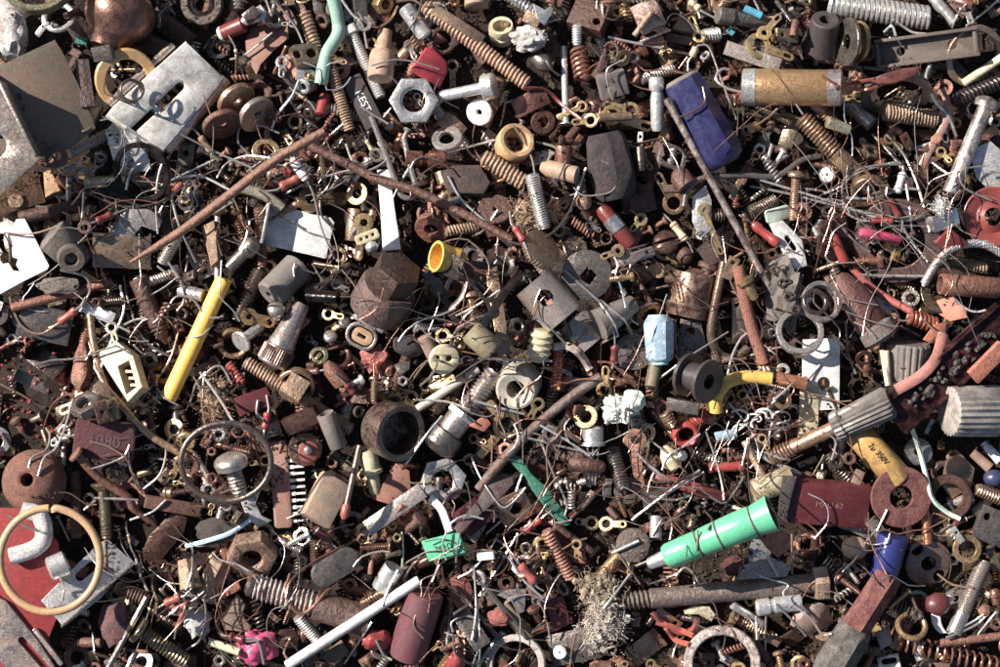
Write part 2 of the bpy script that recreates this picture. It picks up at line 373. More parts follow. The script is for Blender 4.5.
def res(x1, y1, x2, y2, w, c='red/p', look='red resistor', bands=(), l1=None, l2=None, bone=1, lr=1.1, nm='resistor', lc='steel/w', **k):
    x, y, a, L = ends(x1, y1, x2, y2); r = w/2
    pr = [(-L/2, r*.45), (-L*.47, r*.85), (-L*.40, r), (-L*.26, r), (-L*.18, r*(.84 if bone else 1)), (L*.18, r*(.84 if bone else 1)), (L*.26, r), (L*.40, r), (L*.47, r*.85), (L/2, r*.45)]
    subs = []; parts = [('body', lathe(pr, 16), mm(c), subs)]
    for i, bc in enumerate(bands):
        bx = -L*.34+L*.68*i/max(1, len(bands)-1) if len(bands) > 1 else 0
        subs.append(('colour_band', mv(lathe([(-L*.035, r*.95), (-L*.03, r*1.03), (L*.03, r*1.03), (L*.035, r*.95)], 16), bx), mm(bc)))
    ca, sa = math.cos(math.radians(a)), math.sin(math.radians(a))
    def loc(p): dx, dy = p[0]-x, -(p[1]-y); return (dx*ca+dy*sa, -dx*sa+dy*ca, -abs(dx*ca+dy*sa)*.03)
    for s, l in ((-1, l1), (1, l2)):
        if l == 0: continue
        pp = [(s*L*.45, 0, 0)]+([loc(p) for p in l] if l else [(s*(L*.5+5), rnd.uniform(-1, 1), 0), (s*(L*.5+12+rnd.random()*8), rnd.uniform(-5, 5), -2)])
        parts.append(('lead', tube(smooth(pp, 5), lr, 6), mm(lc)))
    return add(nm, look, parts, x, y, a, **k)
def coil(x1, y1, x2, y2, w, wr, c='steel/m', look='steel coil spring', pitch_=None, nm='coil_spring', cat='spring', tail=None, **k):
    x, y, a, L = ends(x1, y1, x2, y2); pt = pitch_ or wr*2.3
    return add(nm, look, [('coil', hel(L, w/2-wr, wr, max(1.5, L/pt)), mm(c))], x, y, a, cat=cat, **k)
def blob(x, y, rx, ry, rz, c, look, nm='stone', am=.25, f=1.6, seed=0, a=0, rough=.08, sub=3, **k):
    return add(nm, look, [('lump', blobm(rx, ry, rz, am, f, seed, sub, rough), mm(c))], x, y, a, **k)
def bar(x1, y1, x2, y2, w, h, c, look, nm='metal_bar', r=0, b=.8, holes=(), txt=None, tc='white/p', ts=7, topc=None, **k):
    x, y, a, L = ends(x1, y1, x2, y2)
    parts = [('body', prism(rect(L, w, r), [circ(hx*L, hy*w, hr, 16) for hx, hy, hr in holes], h, b), mm(c))]
    if txt: parts[0] += ([('lettering', mv(ro(text(txt, ts), 'z', k.pop('ta', 0)), 0, 0, h/2+.15), mm(tc))],)
    return add(nm, look, parts, x, y, a, **k)
def clip(x1, y1, x2, y2, w, prof, c, look, nm='bracket', th=2.2, **k):
    x, y, a, L = ends(x1, y1, x2, y2)
    return add(nm, look, [('sheet', strip([(px*L, pz*L) for px, pz in prof], w, th), mm(c))], x, y, a, **k)

def fibres(x, y, rx, ry, rz, n, c, look, nm='lint_clump', seed=0, r=.5, core=None, **k):
    """a tuft: many thin curly fibres round a soft core, one mesh"""
    q = random.Random(seed); ms = [blobm(rx*.72, ry*.72, rz*.7, .45, 2.2, seed, 3, .3)]
    for i in range(n*3):
        p = np.array([q.gauss(0, .5), q.gauss(0, .5), abs(q.gauss(0, .5))])*[rx, ry, rz]; d = np.array([q.gauss(0, 1), q.gauss(0, 1), q.gauss(0, .6)]); P = [p]
        for _ in range(7): d = d/np.linalg.norm(d)+np.array([q.gauss(0, .7) for _ in range(3)]); p = p+d*q.uniform(.8, 1.7); P.append(p)
        ms.append(tube(P, r*q.uniform(.4, .9), 3))
    for i in range(n//6):
        p = np.array([q.gauss(0, .42), q.gauss(0, .42), abs(q.gauss(0, .5))+.1])*[rx, ry, rz]; ms.append(mv(blobm(q.uniform(2, 4.6), q.uniform(2, 4.6), q.uniform(2, 3.4), .5, 2.4, i, 2, .5), *p))
    return add(nm, look, [('tuft', J(*ms), mm(c))], x, y, **k)
# ================================================================ base filler of the pile
FCOL = ['rust/r', 'drust/r', 'dsteel/m', 'brown/r', 'steel/m', 'rust/m', 'copper/r', 'grey/m', 'khaki/m', 'brown/m', 'tan/m', 'brass/m', 'copper/m', 'lsteel/s']
FNAME = {'rust': 'rusty brown', 'drust': 'dark rusty', 'dsteel': 'dull grey', 'brown': 'brown', 'steel': 'grey steel', 'dkgrey': 'blackened', 'copper': 'coppery', 'grey': 'dusty grey',
         'khaki': 'khaki', 'mauve': 'purplish', 'tan': 'tan', 'brass': 'brass', 'cream': 'cream', 'red': 'red', 'lsteel': 'silver', 'gold': 'gold', 'maroon': 'maroon', 'white': 'white', 'dred': 'dark red'}
def filler(x, y, small=0, **kw):
    k = rnd.random(); c = rnd.choice(FCOL); cn = FNAME[c.split('/')[0]]; A = rnd.uniform(0, PI); s = rnd.uniform(.8, 1.3)*(.62 if small else 1)
    if small == 2: s *= .72
    def e(L): dx, dy = L*s/2*math.cos(A), L*s/2*math.sin(A); return x-dx, y-dy, x+dx, y+dy
    kw.setdefault('q', 70); kw['filler'] = True; d = math.degrees(A)
    pr = dict(pitch=rnd.uniform(-40, 40), roll=rnd.uniform(-40, 40)) if rnd.random() < .5 else {}
    if k < .16: screw(*e(rnd.uniform(34, 62)), rnd.uniform(9, 14)*s, c, cn+' threaded screw', rnd.choice([None, 'hex', 'pan', 'slot', 'flat']), tf=rnd.choice([1, .7, .5]), nm='screw', **kw)
    elif k < .24: nut(x, y, 14*s, 7*s, 9*s, c, cn+' hex nut', d, **pr, **kw)
    elif k < .32: R = rnd.uniform(10, 18)*s; ring(x, y, R, R*.5, rnd.uniform(2, 4), c, cn+' flat washer', 'washer', **pr, **kw)
    elif k < .42: lug(*e(36), 10*s, rnd.choice(['brass/m', 'gold/b', 'gold/m', 'steel/m']), 'small solder lug', kink=rnd.choice([0, 0, 25]), end=rnd.choice(['slot', 'hole']), **kw)
    elif k < .47: coil(*e(36), rnd.uniform(10, 15)*s, 1.2, rnd.choice(['steel/m', 'dsteel/m', 'copper/r']), 'small coil spring', rnd.uniform(3.2, 5), **kw)
    elif k < .53: res(*e(20), 8*s, rnd.choice(['dred/p', 'dred/p', 'cream/p', 'maroon/p', 'tan/p', 'brown/p']), 'small resistor', bands=rnd.choice([(), ('white/p', 'brown/p')]), **kw)
    elif k < .59: pipe(*e(30), rnd.uniform(10, 18)*s, c, 'short '+cn+' tube', **kw)
    elif k < .66: bar(*e(34), rnd.uniform(10, 20)*s, rnd.uniform(3, 9), c, 'small '+cn+' metal piece', 'metal_piece', holes=[(rnd.uniform(-.3, .3), 0, 3*s)], **pr, **kw)
    elif k < .73: clip(*e(36), rnd.uniform(9, 16)*s, [(-.5, .3), (-.45, 0), (-.1, 0), (.1, .12), (.5, .1)], c, 'bent '+cn+' strip', 'bent_strip', **kw)
    elif k < .79: rod(*e(46), rnd.uniform(4, 8)*s, c, cn+' rod piece', 'rod_piece', **kw)
    elif k < .84: screw(*e(rnd.uniform(40, 60)), rnd.uniform(3.5, 6)*s, c, cn+' small nail', 'flat', 12*s, 3, tf=0, tip=6*s, nm='nail', **kw)
    elif k < .88: lat(*e(22), [(0, 9*s), (.12, 17*s), (.3, 15*s), (.34, 9*s), (.9, 8*s), (1, 5*s)], c, cn+' stepped rivet', 'rivet', **pr, **kw)
    elif k < .92:
        r_ = 12*s; add('split_washer', cn+' split spring washer', [('ring', tube([(r_*math.cos(t), r_*math.sin(t), t*.5) for t in np.linspace(.15, 2*PI-.15, 22)], 2.6*s, 8), mm(c))], x, y, d, **pr, **kw)
    elif k < .96:
        n_ = rnd.choice([5, 6, 7]); o_ = [(rnd.uniform(8, 17)*s*math.cos(q*2*PI/n_), rnd.uniform(7, 13)*s*math.sin(q*2*PI/n_)) for q in range(n_)]
        add('metal_scrap', 'jagged '+cn+' metal scrap', [('scrap', prism(o_, (), rnd.uniform(1.5, 5), .4), mm(c))], x, y, d, **pr, **kw)
    else: lat(*e(18), [(0, 7*s), (.05, 11*s), (.3, 12*s), (.35, 15*s), (.5, 15*s), (.55, 11*s), (1, 10*s)], c, cn+' turned ferrule', 'ferrule', hole=5*s, **pr, **kw)
def skip(X, Y, m=0): return (X < 52+m and Y > 515-m)
for NX, NY, cp, sm in ((17, 12, -25, 0), (17, 12, 0, .1), (18, 13, 18, .2), (19, 13, 30, .6), (20, 14, 42, .8)):
    for j in range(NY):
        for i in range(NX):
            X_, Y_ = -30+(i+.5)*1060/NX+rnd.uniform(-24, 24), -30+(j+.5)*727/NY+rnd.uniform(-22, 22)
            if skip(X_, Y_) or (cp > 0 and X_ < 90 and Y_ < 140): continue
            filler(X_, Y_, q=82, cap=cp, small=rnd.random() < sm)
plate([(-40, 503), (30, 505), (60, 540), (66, 600), (50, 640), (60, 700), (-40, 700)], 'red/p/dred', 'bright red plastic sheet under the tan ring at the lower left', 'plastic_sheet', th=4, pitch=0, roll=0, z=-22, lm='red plastic sheet')

# ================================================================ things of the photograph, from the bottom of the pile up
# ---- top left
ring(38, -24, 40, 33, 14, 'olive/m', 'brass coloured dish rim at the top edge', 'dish', z=20)
plate([(-20, 76), (55, 37), (62, 48), (80, 86), (96, 128), (70, 150), (20, 165), (-20, 150)], '#6c6250/c/rust', 'dull khaki steel tray side with a rusty top corner', 'tray_side', th=3, lm='khaki steel tray', pitch=-13, roll=-6, z=6)
bar(72, 24, 84, 44, 13, 9, 'dsteel/r', 'grey brown bar end')
bar(76, 40, 88, 42, 8, 8, 'teal/o', 'short teal chip', 'plastic_chip')
screw(70, 154, 122, 126, 13, 'pgrey/r', 'pale brown screw end', tf=.5)
plate([(0, 185), (38, 168), (46, 204), (-10, 222)], 'bronze/m/rust', 'golden brown box side with a round rivet', 'metal_plate', th=8, extra=lambda P: [('rivet', mv(lathe([(0, 8), (3, 7.5), (3.4, 4)], 16, 'z'), *P(15, 204), 4), mm('tan/r'))])
plate([(-25, 62), (6, 84), (42, 158), (0, 196), (-25, 200)], 'pgrey/m/khaki', 'pale grey steel bracket with a half hidden round hole', 'bracket', holes=[(-6, 146, 13)], th=3.5, lm='pale steel bracket', pitch=0, roll=0, up=6, extra=lambda P: [('flange', mv(ro(box(84, 3, 30), 'z', -64), *P(23, 121), 13), mm('pgrey/m/khaki'))])
clip(150, 12, 192, 44, 20, [(-.5, .0), (.45, .0), (.5, -.1)], 'drust/r', 'dark brown metal strip with a rounded end', 'metal_strip')
bar(130, 36, 182, 58, 19, 6, 'drust/r', 'dark rusty strip with one hole', r=9, holes=[(-.33, 0, 5)])
lat(128, -8, 106, 50, [(0, 50), (.1, 62), (.25, 72), (.42, 74), (.6, 66), (.75, 50), (.88, 38), (1, 34)], 'brown/m/rust', 'big round brown metal knob with a bright spot', 'knob', 40, lm='round brown knob', pitch=8, cat='knob')
blob(10, 30, 18, 33, 14, 'bwhite/o/terra', 'white and pinkish rough stone chunk', 'stone', .2, 1.8, 3, lm='white stone chunk', rough=.16)
bar(80, 57, 90, 110, 14, 4, 'mauve/r', 'purplish brown fibre strip', 'fibre_strip', lm='purplish fibre strip')
bar(93, 54, 114, 52, 15, 10, 'grey/m', 'small grey grooved block', 'metal_block')
ring(126, 79, 32, 21, 9, 'wood/p/ochre', 'tan plastic ring with a stepped inner edge', 'ring', lm='tan plastic ring', rnd_=0, cat='ring', up=12)
plate([(105, 130), (118, 118), (146, 138), (152, 171), (113, 179)], 'lsteel/s', 'pale grey flat metal tab', 'metal_tab', th=3)
plate([(186, 39), (226, 76), (222, 84), (160, 157), (152, 152), (104, 119), (112, 108)], 'lsteel/c/khaki', 'large dusty steel cover plate with two slots', 'cover_plate', holes=[(159, 107, 180, 86, 9), (130, 134, 152, 113, 6)], th=15, bev=4, up=4, extra=lambda P: [('side_fold', mv(ro(cyl(98, 9, 20), 'z', 50), *P(196, 113), -3), mm('pgrey/m/rust')), ('end_fold', mv(ro(cyl(92, 4, 16), 'z', 44), *P(141, 74), -4), mm('pgrey/m/tan'))], lm='slotted cover plate')
coil(121, 92, 141, 90, 25, 1.2, 'dsteel/w', 'loose dark wire coil lying on the slotted plate', 7, roll=0, pitch=70, up=8)
ring(202, 3, 23, 14, 8, 'dsteel/m', 'dark grey steel ring at the top edge', 'ring', rnd_=0, cat='ring')
ring(202, 3, 13, 9, 5, 'black/m', 'black inner ring', 'ring', cat='ring', z=20)
# ---- top, second tile
lat(220, 34, 246, 24, [(0, 15), (.1, 17), (.95, 17), (1, 14)], 'dred/p', 'dark red capacitor with a white end and a lead', 'capacitor', lm='red capacitor', parts_extra=lambda L: [('end_cap', mv(lathe([(-2, 3), (-2, 7), (0, 8.2), (3, 8.2)], 20), -L/2), mm('white/p')), ('lead', tube(smooth([(-L/2-1, 0, 0), (-L/2-9, -1, -1), (-L/2-19, -10, -2)], 5), 1.1, 6), mm('steel/w'))])
bar(245, 20, 258, 10, 12, 10, 'dsteel/m', 'small grey block', 'metal_block')
clip(248, 108, 215, 128, 26, [(-.5, .0), (-.3, .16), (.3, .16), (.5, 0)], 'terra/m', 'folded brown metal clip')
for (X, Y, an, cc, ll) in ((236, 100, 55, 'tan/m/rust', 'tan edge standing disc'), (256, 114, 60, 'pgrey/m/rust', 'pale edge standing disc'), (222, 124, 40, 'rust/r', 'rusty standing disc')):
    ring(X, Y, 21, 5, 7, cc, ll, 'disc', pitch=0, roll=62, a=an-15, q=75)
coil(304, 12, 320, 62, 15, 1.9, 'tan/r', 'tan brown coil spring', 4.2)
plate([(288, 50), (293, 46), (317, 43), (322, 66), (296, 69)], 'khaki/m', 'khaki terminal block with two round holes', 'terminal_block', holes=[(296, 57, 4.2), (311, 55, 5.2)], th=12, bev=.8, lm='two hole terminal block')
screw(331, 66, 350, 132, 13, 'tan/r', 'long brown threaded rod', p=3)
rod(326, 92, 320, 116, 12, 'red/p', 'red plastic plug under the green tube', 'plug', t1=.6)
bar(350, 76, 376, 128, 21, 7, 'dkgrey/p', 'dark grey strip stamped with white characters', 'component', txt='KEST', ts=11, lm='dark stamped strip', ta=0)
screw(348, 24, 382, 100, 13, 'lsteel/s', 'silver threaded rod with a white square cap', 'cyl', 17, 9, c2='white/p', lm='white capped rod', p=2.8)
lat(385, 28, 380, 82, [(0, 15), (.42, 15), (.44, 24), (.55, 27), (.96, 27), (1, 24)], 'tan/c/rust', 'tan brown stepped ceramic socket', 'socket', lm='tan stepped socket')
nut(383, 4, 11, 5, 12, 'brass/m', 'yellow brass nut at the top edge', 10, pitch=-35, roll=20)
plate([(248, 26), (262, 22), (270, 25), (287, 17), (290, 38), (276, 50), (262, 66), (258, 78), (246, 58), (243, 40)], 'leafc/c/rust', 'curled dry brown leaf', 'leaf', th=1.6, bev=.3, lm='dry brown leaf', pitch=12, roll=-14)
ring(295, 122, 8, 5, 4, 'brass/m', 'small brass eyelet', 'eyelet')
# ---- top, third tile
lat(475, -6, 476, 9, [(0, 22), (.9, 24), (1, 18)], 'tan/c', 'tan lump cap at the top edge', 'cap')
coil(506, -6, 544, 18, 15, 1.8, 'lsteel/x', 'bright silver coil spring at the top edge', 4)
screw(422, 4, 530, 86, 17, 'tan/r/copper', 'long coppery threaded rod running diagonally', p=4.4, lm='long coppery threaded rod', mx=6)
clip(432, 8, 483, 40, 11, [(-.5, .0), (-.1, .03), (.3, 0), (.5, -.1)], 'tan/m', 'tan metal strip lying on the coppery rod')
lat(404, 6, 427, 38, [(0, 12), (.06, 17), (.94, 17), (1, 13)], 'lsteel/s', 'silver grey capacitor with tiny dark print', 'capacitor', lm='silver printed capacitor', parts_extra=lambda L: [('lettering', mv(text('2 x 10', 5.5), -2, 0, 8.7), mm('dkgrey/p')), ('lead', tube(smooth([(L/2, 0, 0), (L/2+8, 2, -1)], 4), 1.4, 6), mm('steel/w'))], roll=0, pitch=0)
plate([(409, 72), (424, 47), (431, 46), (447, 60), (449, 72), (441, 90)], '#b3122c/p/dred', 'bright red rounded triangular felt pick', 'pick', th=6, bev=2, lm='red triangular pick')
lug(452, 58, 453, 92, 7, 'tan/m', 'small tan lug beside the red triangle', end='hole')
ring(480, 112, 14, 3, 7, 'bwhite/c/rust', 'round white chipped button', 'button', rnd_=0)
screw(497, 86, 438, 96, 13, 'lsteel/s', 'smooth silver bolt with a thick round head', 'cyl', 27, 13, tf=0, lm='smooth silver bolt')
nut(414, 101, 26, 14, 15, 'lsteel/s', 'large silver hex nut with threaded bore', 0, roll=0, pitch=0, lm='large silver hex nut')
lat(500, 22, 503, 42, [(0, 25), (.3, 27), (.5, 23), (.6, 27), (1, 25)], 'cream/p', 'cream nylon bushing with a brass eyelet on top', 'bushing', hole=17, pitch=-55, parts_extra=lambda L: [('eyelet', mv(ro(lathe([(-1, 2.5), (-1, 5), (1, 5), (1, 2.5)], 16, loop=True), 'y', 0), -L/2-1, 4), mm('brass/b'))])
bar(524, 15, 540, 22, 13, 3, 'tan/r', 'small tan flat chip', 'chip')
plate([(533, 4), (545, 10), (556, 2), (552, 14), (544, 26), (536, 20)], 'lsteel/s', 'pale winged metal clip', 'clip', th=4)
lat(532, 52, 552, 70, [(0, 8), (.15, 15), (.6, 20), (.9, 14), (1, 6)], 'grey/m', 'grey domed pellet under the white lump', 'pellet')
blob(529, 39, 18, 13, 10, '#dcd8d0/o/pinkg', 'white crumbly plaster lump', 'plaster_lump', .32, 2, 11, rough=.2, sub=4, lm='white plaster lump')
screw(566, 128, 564, 44, 8, 'lsteel/b', 'silver nail pointing up', 'flat', 16, 3, tf=0, tip=6, nm='nail', lm='upright silver nail')
bar(572, 12, 608, 24, 32, 20, 'drust/r', 'dark rusty box with a small hole', 'box_bracket', holes=[(.3, -.2, 4)])
screw(577, 24, 577, 45, 11, 'lsteel/s', 'short silver screw by the rusty box')
coil(578, 48, 584, 82, 20, 2, 'copper/w', 'loose copper wire coil', 5.5, lm='loose copper coil')
clip(514, 110, 547, 94, 20, [(-.5, -.05), (-.2, .08), (.2, .08), (.5, -.05)], 'terra/m', 'curved red brown metal band', 'curved_band')
ring(543, 122, 13, 6, 3, 'rust/r', 'key shaped rusty lug eye')
lug(588, 104, 556, 118, 6, 'gold/m', 'small gold forked lug', end='none')
clip(440, 118, 462, 132, 18, [(-.5, .1), (-.1, .15), (.3, -.1), (.5, -.3)], 'tan/r', 'bent tan metal clip under the nut')
# ---- top, fourth tile
pipe(636, 22, 660, 10, 32, 'rust/r/pgrey', 'short wide rusty tube open to the left', wall=.1, lm='wide rusty tube')
rod(634, 36, 652, 12, 6, 'tan/r', 'brown stick poking into the rusty tube', 'stick')
plate([(672, 30), (682, 12), (690, 20), (694, 36), (684, 34)], 'tan/c', 'beige ribbed wedge', 'wedge', th=9)
screw(699, 38, 721, 34, 17, 'lsteel/s', 'short fat silver threaded plug', p=3.2)
lat(714, 16, 772, 23, [(0, 16), (.02, 18), (.28, 18), (.3, 14), (.98, 13), (1, 12)], 'grey/r', 'grey rod with a thicker left end', 'rod')
clip(664, 36, 700, 44, 9, [(-.5, .1), (-.1, 0), (.3, .1), (.5, -.1)], 'brown/m', 'brown bent lug')
lug(702, 44, 690, 14, 7, 'gold/m', 'gold lug with a slot', w=7)
bar(725, 46, 782, 68, 15, 12, 'grey/r', 'long square grey bar with ribbed edge', lm='square grey bar')
lug(744, 42, 796, 58, 14, 'gold/m', 'gold lug with a large ring hole', w=9, lm='large gold lug')
lug(758, 40, 782, 13, 8, 'gold/m', 'gold slotted arm', w=7, r=3)
rod(728, 28, 734, 34, 8, 'cyan/p', 'short cyan insulation piece', 'insulation_piece')
rod(744, 8, 762, 16, 8, 'cyan/p', 'curved cyan insulation piece', 'insulation_piece')
bar(729, 68, 742, 66, 14, 5, 'copper/m', 'small copper plate with a hole', holes=[(0.1, 0, 2)])
lat(741, 86, 843, 89, [(0, 33), (.01, 37), (.03, 38), (.97, 37), (1, 33)], '#d0a468/s/rust', 'large orange gold cylindrical capacitor with silver ends', 'capacitor', 36, lm='orange gold capacitor',
    parts_extra=lambda L: [('end_band', lathe([(-L*.5+.4, 17), (-L*.5+1, 19), (-L*.36, 19.4), (-L*.36, 18)], 36), mm('lsteel/s')), ('end_band', lathe([(L*.36, 18), (L*.36, 19), (L*.5-1, 18.6), (L*.5-.4, 17)], 36), mm('pgrey/m')),
    ('lead', tube(smooth([(-L/2, -6, 0), (-L/2-16, -3, 4), (-L/2-27, 6, 6), (-L/2-22, 17, 5), (-L/2-14, 18, 3)], 6), 1.6, 7), mm('steel/w'))])
screw(637, 81, 676, 68, 13, 'pgrey/m', 'silver grey threaded stud', p=3)
bar(598, 88, 626, 80, 26, 16, 'grey/c', 'small grey grooved block with a pin hole', 'connector_block', holes=[(-.2, 0, 2)])
lug(640, 112, 602, 104, 9, 'gold/m', 'pale gold lug by the grey block')
lug(600, 112, 655, 128, 11, 'gold/b', 'bright gold lug with slotted foot', lm='bright gold lug')
rod(598, 118, 632, 116, 9, 'tan/m', 'short brown rod over the gold lug')
lat(656, 76, 658, 132, [(0, 12), (.05, 16), (.2, 16), (.28, 11), (.4, 14), (.9, 14), (1, 11)], 'lsteel/b', 'shiny silver pin with a round head', 'pin')
# ---- top right tile
lat(824, 14, 822, 54, [(0, 26), (.03, 29), (.5, 34), (.95, 42), (1, 40)], 'rubber/c', 'dark grey tapered rubber foot with a hole', 'rubber_bumper', hole=13, pitch=-48, lm='dark rubber foot')
coil(826, 4, 930, 18, 27, 2.5, 'lsteel/s', 'large silver coil spring at the top right', 5.4, lm='large silver spring')
ring(858, 42, 22, 6, 5, 'brass/m', 'brass disc standing on edge', 'disc', roll=0, pitch=68)
ring(848, 42, 25, 8, 4, 'grey/m', 'grey washer standing on edge', 'washer', roll=0, pitch=70)
rod(932, -4, 955, 24, 13, 'lsteel/s', 'short silver rod at the top edge')
ring(974, 56, 33, 26, 6, 'tan/m', 'tan ring partly under the channel bar', 'ring', pitch=-18, roll=20, cat='ring')
def channel(L, W, H, hs): return J(prism(rect(L, W), hs, 3, .4), mv(box(L, 3.5, H), 0, -W/2+1.7, H/2-1), mv(box(L, 3.5, H), 0, W/2-1.7, H/2-1), mv(box(4, W-7, H-2), L/2-3, 0, H/2-2), mv(box(4, W-7, H-2), -L/2+3, 0, H/2-2))
add('channel_bar', 'dark grey metal channel bar with two round holes', [('channel', channel(106, 30, 11, [circ(-26, 0, 4.5), circ(27, 0, 4.8)]), mm('dsteel/c'))], 926, 48, 7, lm='dark channel bar', cat='channel bar', up=10, mx=5)
rod(963, 84, 1004, 56, 9, 'cream/p', 'cream plastic tube at the right edge', 'tube')
screw(952, 102, 1010, 78, 18, 'rubber/m', 'black threaded rod at the right edge', p=4.5)
ring(896, 94, 37, 27, 6, 'grey/m', 'flat oval grey ring', 'ring', sx=1, roll=62, pitch=0, cat='ring')
plate([(870, 83), (884, 74), (904, 68), (922, 66), (914, 76), (894, 84), (878, 86)], 'salmon/m/brown', 'red orange almond shaped fibre scrap', 'fibre_scrap', th=4)
screw(880, 112, 940, 119, 20, 'tan/r', 'rust coated threaded stud', p=3.6, lm='rust coated stud')
screw(872, 190, 800, 116, 21, 'tan/m/rust', 'tan brown stud threaded on its upper half', tf=.5, p=4.2, lm='half threaded tan stud')
lat(848, 103, 872, 126, [(0, 16), (.1, 17), (1, 16)], 'pgrey/m', 'pale metal sleeve with wires coming out', 'sleeve', hole=12)
rod(826, 122, 850, 130, 12, 'cream/m', 'short cream tube', 'tube')
# ---- second row
plate([(41, 172), (49, 168), (58, 182), (65, 193), (56, 196), (48, 201), (44, 186)], 'wood/o', 'tan cork chip', 'cork_chip', th=8, bev=2, lm='tan cork chip')
lug(66, 150, 46, 164, 11, 'plum/r', 'purplish two hole lug', r=4.5, w=13, end='hole', th=5)
rod(84, 182, 128, 182, 12, 'cream/m', 'cream metal tube with a flanged end', 'tube', t1=1.3)
ring(142, 172, 32, 26, 6, 'black/m', 'black curved ring half hidden', 'ring', cat='ring')
ring(116, 200, 20, 4, 5, 'black/x', 'shiny black disc', 'disc')
rod(18, 218, 88, 204, 15, 'drust/r', 'dark brown tapered bar', t2=.4)
plate([(108, 236), (118, 216), (134, 206), (150, 208), (164, 220), (158, 232), (142, 226), (130, 240)], 'pgrey/m/grey', 'bluish grey curved metal plate', th=4)
bar(92, 250, 152, 252, 34, 14, 'tan/m/khaki', 'tan sheet metal channel block', 'metal_block', lm='tan metal block')
lat(50, 232, 86, 262, [(0, 30), (.05, 38), (.5, 40), (.6, 34), (.62, 24), (1, 22)], 'grey/o', 'rough grey cast roller with a drilled lug', 'roller', lm='rough grey roller')
ring(71, 258, 14, 6.5, 14, 'dsteel/o', 'rough grey eye of the roller', 'collar')
plate([(-10, 224), (8, 219), (11, 225), (14, 225), (17, 218), (26, 217), (51, 266), (49, 270), (24, 282), (-10, 300)], 'bwhite/p/bwhite', 'bright white metal plate with toothed cutouts', 'toothed_plate', holes=[[(-2, 232), (6, 233), (6, 240), (13, 245), (9, 250), (12, 257), (18, 259), (16, 265), (20, 272), (13, 271), (8, 263), (2, 264), (-2, 258), (2, 252), (-3, 244)]], th=3, lm='white toothed plate', mx=4, up=8)
screw(161, 264, 178, 236, 15, 'pgrey/m', 'pale grey threaded bush', p=3)
plate([(270, 203), (332, 217), (336, 222), (327, 260), (262, 245)], 'bwhite/p', 'white metal bracket with a raised left flange', 'bracket', th=2.5, lm='white flanged bracket', pitch=0, roll=0, extra=lambda P: [('flange', mv(ro(box(42, 2.6, 24), 'z', 79), *P(266, 224), 12), mm('lsteel/s'))])
screw(259, 206, 262, 268, 12, 'rust/r', 'rusty screw standing behind the white bracket', p=3.2)
rod(240, 186, 284, 206, 11, 'cream/m', 'cream bent lever', 'lever', bend=4)
ring(266, 152, 15, 9, 3, 'gold/m', 'gold washer under the copper rod')
lug(296, 200, 350, 199, 14, 'bronze/m', 'bronze clevis with a round eye', r=6, w=13, end='none', th=7, lm='bronze clevis')
lug(363, 205, 346, 172, 12, 'gold/b', 'gold lug with a long slotted arm', r=5.5, w=8, lm='long armed gold lug')
lug(366, 212, 357, 262, 10, 'gold/m', 'gold lug pointing down', r=4, w=8)
bar(355, 242, 379, 232, 11, 3, 'cream/p', 'small cream chip with three holes', 'chip', r=3, holes=[(-.25, 0, 1.8), (0, 0, 1.8), (.25, 0, 1.8)])
blob(372, 247, 7, 6, 5, 'lsteel/s', 'small silver bead', 'bead', .1)
rod(217, 208, 218, 286, 7, 'lsteel/s', 'upright silver rod entering the yellow tube', 'rod', mx=6)
plate([(202, 226), (216, 220), (222, 262), (214, 268)], 'tan/o', 'beige ribbed wedge by the upright rod', 'wedge', th=12)
lat(258, 240, 228, 268, [(0, 14), (.1, 20), (.4, 20), (.42, 14), (1, 14)], 'grey/m', 'grey round headed bolt', 'bolt')
lat(405, 158, 447, 160, [(0, 16), (.4, 16), (.42, 12), (.55, 12), (.57, 18), (.97, 18), (1, 15)], 'terra/m/copper', 'coppery fitting with a knurled tan end', 'fitting')
ring(447, 139, 16, 8, 5, 'pgrey/m', 'pale grey oval washer', 'washer', pitch=10, roll=-35)
plate([(440, 172), (452, 166), (480, 165), (491, 184), (484, 197), (450, 196)], 'dkgrey/o/rust', 'rough dark grey angular chip', 'stone_chip', th=14, bev=2, lm='rough dark chip')
screw(482, 156, 526, 184, 19, 'tan/r', 'thick coppery screw under the tan ring', p=4.6, lm='thick coppery screw')
lat(540, 166, 578, 176, [(0, 10), (.2, 18), (1, 18)], 'tan/c', 'smooth tan knob', 'knob')
plate([(516, 162), (532, 152), (550, 149), (557, 153), (548, 164), (530, 168)], 'pgrey/m', 'pointed grey brown metal leaf', 'spoon_plate', th=3)
lathe_ring = [(-11, 13), (-11, 18), (-7, 19.5), (9, 19.5), (11, 18), (11, 14.5), (6, 13.5), (5, 10.5), (-9, 10.5)]
add('bushing', 'thick tan bronze bushing ring', [('ring', lathe(lathe_ring, 36, 'z', loop=True), mm('wood/p/bronze'))], 514, 144, 0, lm='tan bronze bushing')
fibres(524, 214, 15, 20, 8, 60, 'tan/o/khaki', 'crumbly beige dirt clump', 'dirt_clump', 4)
ring(495, 210, 18, 2, 6, 'brown/r', 'flat oval brown disc', 'disc', roll=-30, pitch=0)
ring(432, 228, 18, 7, 8, 'terra/r', 'rusty washer behind the small screw', 'washer', roll=40, pitch=20)
screw(444, 232, 480, 226, 13, 'tan/r', 'short rusty screw over the brown rod', p=3.4)
screw(531, 173, 545, 230, 16, 'lsteel/s', 'bright silver threaded stud', p=2.6, lm='bright silver stud', pitch=-12)
